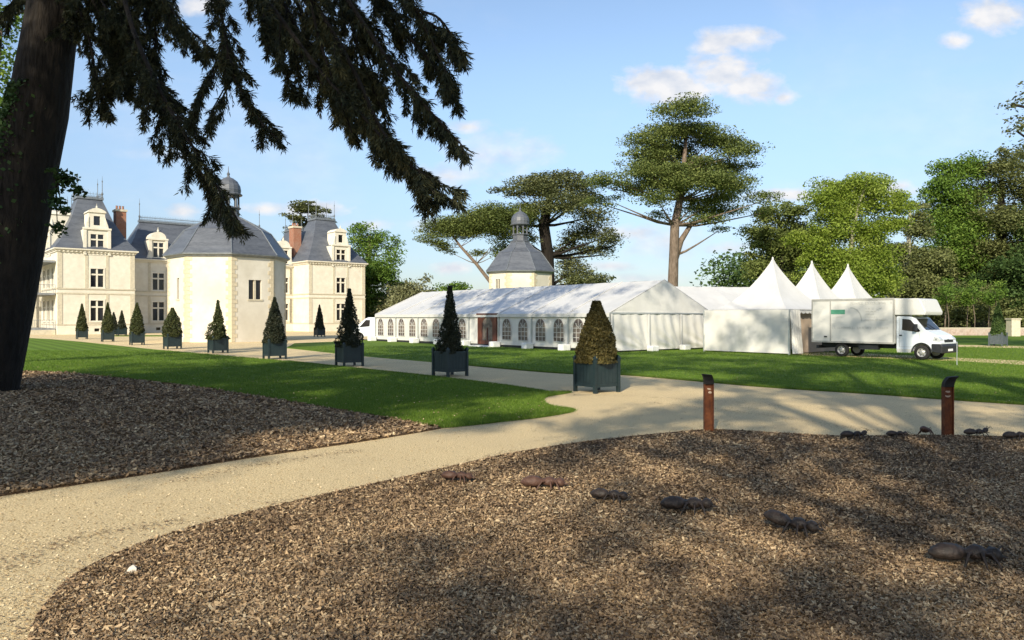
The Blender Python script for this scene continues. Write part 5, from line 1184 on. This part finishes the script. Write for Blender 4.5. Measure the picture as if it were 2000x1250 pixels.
tree('conifer_tree','thin brown-green conifer between the bright spring tree and the dark wood','tree',112,[(1775,655,6),(1775,560,5),(1775,470,4),(1778,400,2)],
     [(1780,405,22,18),(1785,440,34,20),(1770,480,34,22),(1800,500,38,22),(1780,540,46,24),(1820,560,36,24),(1770,585,40,22),(1815,600,40,22),(1835,520,22,20)],34000,.19,L_OLIVE,M['bark_pale'],sub=12,flat=.6,hang=.4)
tree('broadleaf_tree','deep green rounded tree at the left shoulder of the dark wood','tree',120,[(1870,655,9),(1868,560,8),(1865,460,6),(1865,400,4)],
     [(1840,345,40,22),(1885,338,44,20),(1825,380,36,26),(1870,385,50,30),(1840,425,44,30),(1885,440,50,32),(1850,480,46,30),(1895,500,50,34),(1855,535,46,28),(1900,560,50,28),(1860,580,44,18)],60000,.19,L_OAK,M['bark_dark'],sub=13)
tree('cedar_tree','olive-toned cedar filling the upper edge of the dark wood','tree',118,[(1960,655,12),(1958,560,11),(1955,450,8),(1955,360,5)],
     [(1930,340,44,18),(1975,320,44,18),(1950,300,36,12),(2020,310,50,22),(1920,380,50,22),(1980,370,60,24),(1935,430,56,24),(1995,430,60,26),(1950,480,60,26),(2010,490,60,30),(1930,530,56,24),(1985,545,60,26),(2040,380,60,40),(2060,480,60,50),(1950,585,50,14)],74000,.19,L_OLIVE,M['bark_dark'],up=.6,sub=13,flat=.6,hang=.3)
tree('dark_tree','darkest evergreen standing low behind the grey planter','tree',114,[(1985,655,8),(1985,600,7),(1990,540,5),(1990,480,3)],
     [(1960,520,50,26),(2010,500,50,30),(1940,560,44,20),(1990,560,60,22),(2040,560,60,40),(1900,575,30,14),(1975,590,70,14),(2030,440,50,40)],44000,.20,L_DARK,M['bark_dark'],up=.5,sub=13)
# cedar entering from the right edge, nearer
tree('cedar_tree','cedar bough reaching in high at the picture edge','tree',42,[(2260,690,30),(2250,450,27),(2240,250,22),(2230,60,16)],
     [(1985,195,30,12),(1965,208,22,8),(2010,235,44,14),(2000,175,34,12),(2060,200,60,20),(2040,150,50,16),(1985,250,30,9),(2080,280,70,24),(2150,200,90,30),(2200,100,100,40),(2180,330,90,30),(2260,20,110,50),(2320,200,110,50)],26000,.10,L_CED2,M['bark_dark'],up=.7,sub=20,flat=.45,hang=.5)
# fallen leaves on the lawns
p = np.concatenate([scatter(lawn_left, 900, 14, 45, 1.6), scatter(lawn_mid, 1100, 17, 50, 1.6)])
V, FV = quads(np.column_stack([p, np.full(len(p), .062)]), .022, up=1.5, aspect=.5)
np_mesh('fallen_leaves', V, FV, M['chip'], attr=np.repeat(.3+.6*rng.random(len(p)),4), kind='stuff')
# trunks in the understorey
for i,(px,w,y) in enumerate(((1845,2.2,100),(1852,1.2,96),(1888,1.5,102),(1903,1.2,98),(1930,1.6,104),(1948,1.8,100))):
    b_ = P(px,640,y); t = thing('slender_tree', ['pale straight bare trunk just right of the truck nose','thin trunk touching the pale straight one','slim grey trunk left of the three thin ones before the hedge','thinnest bare trunk before the middle of the hedge','brown trunk before the shaded hedge','slim pale trunk next to the grey planter topiary'][i], 'tree', (b_.x,b_.y,0), 0, 'bare trunks along the wood edge')
    MB().tube([(0,0,-.1),(.08,0,2),(.2*(-1)**i,0,4.2),(.3*(-1)**i,0,5.6)],[w*y/F*.8,w*y/F*.7,w*y/F*.5,.03],7).build('trunk', M['bark'], t, smooth=True)
    crown('crown', [(.2*(-1)**i,0,5.2,1.3,1.2,1.0),(-.3,.6,4.4,1.2,1.0,.8),(.5,.8,6.2,1.1,1.0,.9)], 1600, .13, L_OAK if i % 2 else L_OLIVE, t)
hd_ = [ (( (px-1000)/F*108), 108+(i%2)*2, 2.1+(i%3)*.4, 4.2,1.8,2.2) for i,px in enumerate(range(1440,2500,45))]
h_ = crown('hedge', hd_, 42000, .22, L_OLIVE, None, sub=12, sig=.30); tag(h_, 'long brownish hedge of undergrowth closing the view behind the low wall', 'hedge')
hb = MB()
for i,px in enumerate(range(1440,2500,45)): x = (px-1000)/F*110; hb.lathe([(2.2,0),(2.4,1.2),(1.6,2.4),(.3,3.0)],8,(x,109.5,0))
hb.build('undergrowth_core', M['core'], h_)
fw = [(((px-1000)/F*128), 128+(i%3)*4, 6.5+(i%4)*1.2, 6,4,6.5) for i,px in enumerate(range(1430,2500,55))]
f_ = crown('far_wood', fw, 52000, .34, L_DARK, None, sub=16, kind='stuff')
fl_ = [(((px-1000)/F*175), 172+(i%3)*4, 5.0+(i%4)*1.4, 8,5,5.5) for i,px in enumerate(range(-150,640,75))]
crown('far_wood', fl_, 26000, .5, L_DARK, None, sub=16, kind='stuff')

# unseen trees behind the viewpoint, crowns shaped to cast the foreground shade
def shade_tree(x, y, h, label, clumps, n=9000, size=.24, lm=L_CEDAR):
    t = thing('unseen_tree', label, 'tree', (x,y,0), 0)
    mb = MB().tube([(0,0,-.1),(.1,0,h*.4),(0,.1,h*.75),(.1,0,h)],[.6,.5,.3,.08],10)
    for c in clumps: mb.tube([(0,0,max(2,c[2]*.75)),(c[0]*.6,c[1]*.6,c[2]*.93),(c[0],c[1],c[2])],[.22,.14,.05],6)
    mb.build('trunk', M['bark_dark'], t, smooth=True); crown('crown', clumps, n, size, lm, t, sub=16, up=.4)

S = np.array(sv); cot = 1/math.tan(R(SUN_EL))
trunks = [(-30,-16),(-24,-24),(-3,-19),(9,-14),(-20,-4.5),(-13,-9),(6,-4),(-33,-34),(12,-30)]
lit = [(110,1200,120,45,20),(330,1105,190,50,-17),(640,1010,220,45,-13),(880,985,130,34,-5),(1090,958,110,26,5),(1480,1060,110,28,8),(1330,925,70,12,0),
       (120,1110,260,120,-18),(450,985,330,62,-11),(800,900,230,40,-9),(1020,852,120,20,-6),(1120,805,120,13,0),(1290,772,75,22,0),(1150,775,80,14,0),
       (1385,768,60,9,0),(1560,795,95,7,2),(1640,822,110,6,2),(1780,822,110,8,3),(1930,800,90,6,3),(1950,830,60,6,3),(780,745,60,4,4),(600,720,60,4,4),
       (520,862,300,9,-4),(350,885,200,8,-5),(1000,790,90,10,0),(830,815,90,10,2),(640,775,70,6,4),(1130,700,70,6,0),(1700,740,120,9,2),(1330,735,110,7,3),(1950,760,80,10,2),(1000,735,60,4,3),
       (250,676,260,10,2),(120,700,90,7,3),(420,697,120,6,3)]
PXB = RB_edge+[(2400,2500),(-60,2500)]; PXL = LB_low+[(862,836),(600,791),(300,746),(-700,700)]
def is_lit(px, py):
    mg = .62*(py-HOR)**2/3108      # how far a clump's shadow spreads, in picture rows
    r_ = (py > 838) & (px < 1080) & (rng.random(len(px)) < .95) & ~(inside(PXB, px, py) & inside(PXB, px, py-mg)) & ~(inside(PXL, px, py) & inside(PXL, px, py+mg))
    for cx_, cy_, rx_, ry_, an in lit:
        a = R(an); dx_ = px-cx_; dy_ = py-cy_; x2 = dx_*math.cos(a)+dy_*math.sin(a); y2 = -dx_*math.sin(a)+dy_*math.cos(a)
        r_ |= (x2/(rx_*1.1+mg*.5))**2+(y2/(ry_+mg))**2 < 1
    return r_
TG = []     # (target point, canopy height, radius)
n = 3300; Yt = 3.2+30*rng.random(n)**1.15; Xt = -17+34*rng.random(n); px_ = 1000+Xt/Yt*F; py_ = HOR+F*H/Yt
k = ~is_lit(px_, py_) & (px_ > -500) & (px_ < 2500) & (rng.random(n) < np.where(inside(lawn_left, Xt, Yt), .55, np.where((px_ < 640) & (py_ < 930), .95, .70)))
for x_, y_ in zip(Xt[k], Yt[k]): TG.append((x_, y_, 0, 12.5+y_*.30+rng.random()*3, (.46 if y_ < 15 else .62)+.28*rng.random()))
n = 1500; Yt = 9.5+15*rng.random(n); Xt = -20+19*rng.random(n); px_ = 1000+Xt/Yt*F; py_ = HOR+F*H/Yt
k = (~is_lit(px_, py_) | ((px_ < 420) & (rng.random(n) < .75))) & (px_ > -500) & inside(bed_left, Xt, Yt)
for x_, y_ in zip(Xt[k], Yt[k]): TG.append((x_, y_, 0, 15+y_*.25+rng.random()*3, .6+.3*rng.random()))
n = 110; Yt = 17+11*rng.random(n); Xt = -9+10*rng.random(n); px_ = 1000+Xt/Yt*F; py_ = HOR+F*H/Yt; k = ~is_lit(px_, py_) & inside(lawn_left, Xt, Yt)
for x_, y_ in zip(Xt[k], Yt[k]): TG.append((x_, y_, 0, 17+y_*.25+rng.random()*3, .7+.3*rng.random()))
n = 700; Yt = 33+14*rng.random(n); Xt = -22+42*rng.random(n); px_ = 1000+Xt/Yt*F
k = (rng.random(n) < np.where(px_ < 760, .18, .38))
for x_, y_ in zip(Xt[k], Yt[k]): TG.append((x_, y_, 0, 22+rng.random()*4, .75+.4*rng.random()))
def wall_targets(a, b_, z0, z1, n, prob, r_=.7):
    for i in range(n):
        if rng.random() > prob: continue
        t = rng.random(); p_ = Vector(a).lerp(Vector(b_), t); TG.append((p_.x, p_.y, z0+(z1-z0)*rng.random(), 24.5+rng.random()*3.5, r_*(.8+.5*rng.random())))
wall_targets((5.9,45.4,0),(13.5,51.4,0),0,4.6,70,.32)          # gable
wall_targets((11.9,47,0),(15.5,42.4,0),0,2.6,50,.2)           # pagoda wall
wall_targets((16.4,41.5,0),(20.5,36.5,0),0.4,3.0,60,.12)       # truck
wall_targets((8,48,0),(-2,60,0),2.6,4.6,60,.4)                 # roof of the marquee, near half
wall_targets((5.9,45.4,0),(-3,56,0),.2,2.4,50,.45)
# the leaning cedar and its boughs
for i in range(110): TG.append((-15+rng.random()*3.5+.0, 21.6, 1+rng.random()*9, 19+rng.random()*5, .9))
for b_ in boughs:
    for i in range(9):
        q = P(*b_['p'][min(len(b_['p'])-1, 1+int(rng.random()*(len(b_['p'])-1)))]); TG.append((q.x+rng.normal()*.5, q.y+rng.normal()*.5, q.z+rng.normal()*.5, q.z+10+rng.random()*5, .75))
per = {i: [] for i in range(len(trunks))}
for x_, y_, z_, h_, r_ in TG:  # leaf clumps set up the sun ray from each spot to be shaded
    t = (h_-z_)/S[2]; cx_, cy_ = x_+S[0]*t, y_+S[1]*t
    while cy_ > -.5 and h_ - r_ < H + .46*cy_ + .5: h_ += .5; t = (h_-z_)/S[2]; cx_, cy_ = x_+S[0]*t, y_+S[1]*t
    i = min(range(len(trunks)), key=lambda i: math.hypot(trunks[i][0]-cx_, trunks[i][1]-cy_)); per[i].append((cx_-trunks[i][0], cy_-trunks[i][1], h_, r_, r_, r_*.5))
for i, cl in per.items():
    if len(cl) < 4: continue
    nm = ['outermost','second outermost','third','fourth','fifth nearer','sixth nearer','seventh nearer','rear','rear outer'][i]
    x_, y_ = trunks[i]; t = thing('unseen_tree', 'unseen tall tree behind the viewpoint, the %s one, shading the beds' % nm, 'tree', (x_,y_,0), 0, 'unseen tall trees behind the viewpoint')
    h_ = max(c[2] for c in cl)+1; mb = MB().tube([(0,0,-.1),(.15,0,h_*.4),(0,.1,h_*.75),(.1,0,h_)],[.55,.45,.28,.06],10)
    for c in cl[::12]:
        if math.hypot(c[0],c[1]) < 15: mb.tube([(0,0,c[2]*.7),(c[0]*.6,c[1]*.6,c[2]*.90),(c[0],c[1],c[2]+.1)],[.16,.09,.03],5)
    mb.build('trunk', M['bark_dark'], t, smooth=True)
    crown('crown', cl, len(cl)*36, .15, L_OAK, t, up=.5, sub=5, sig=.5, shell=.2, flat=.9)
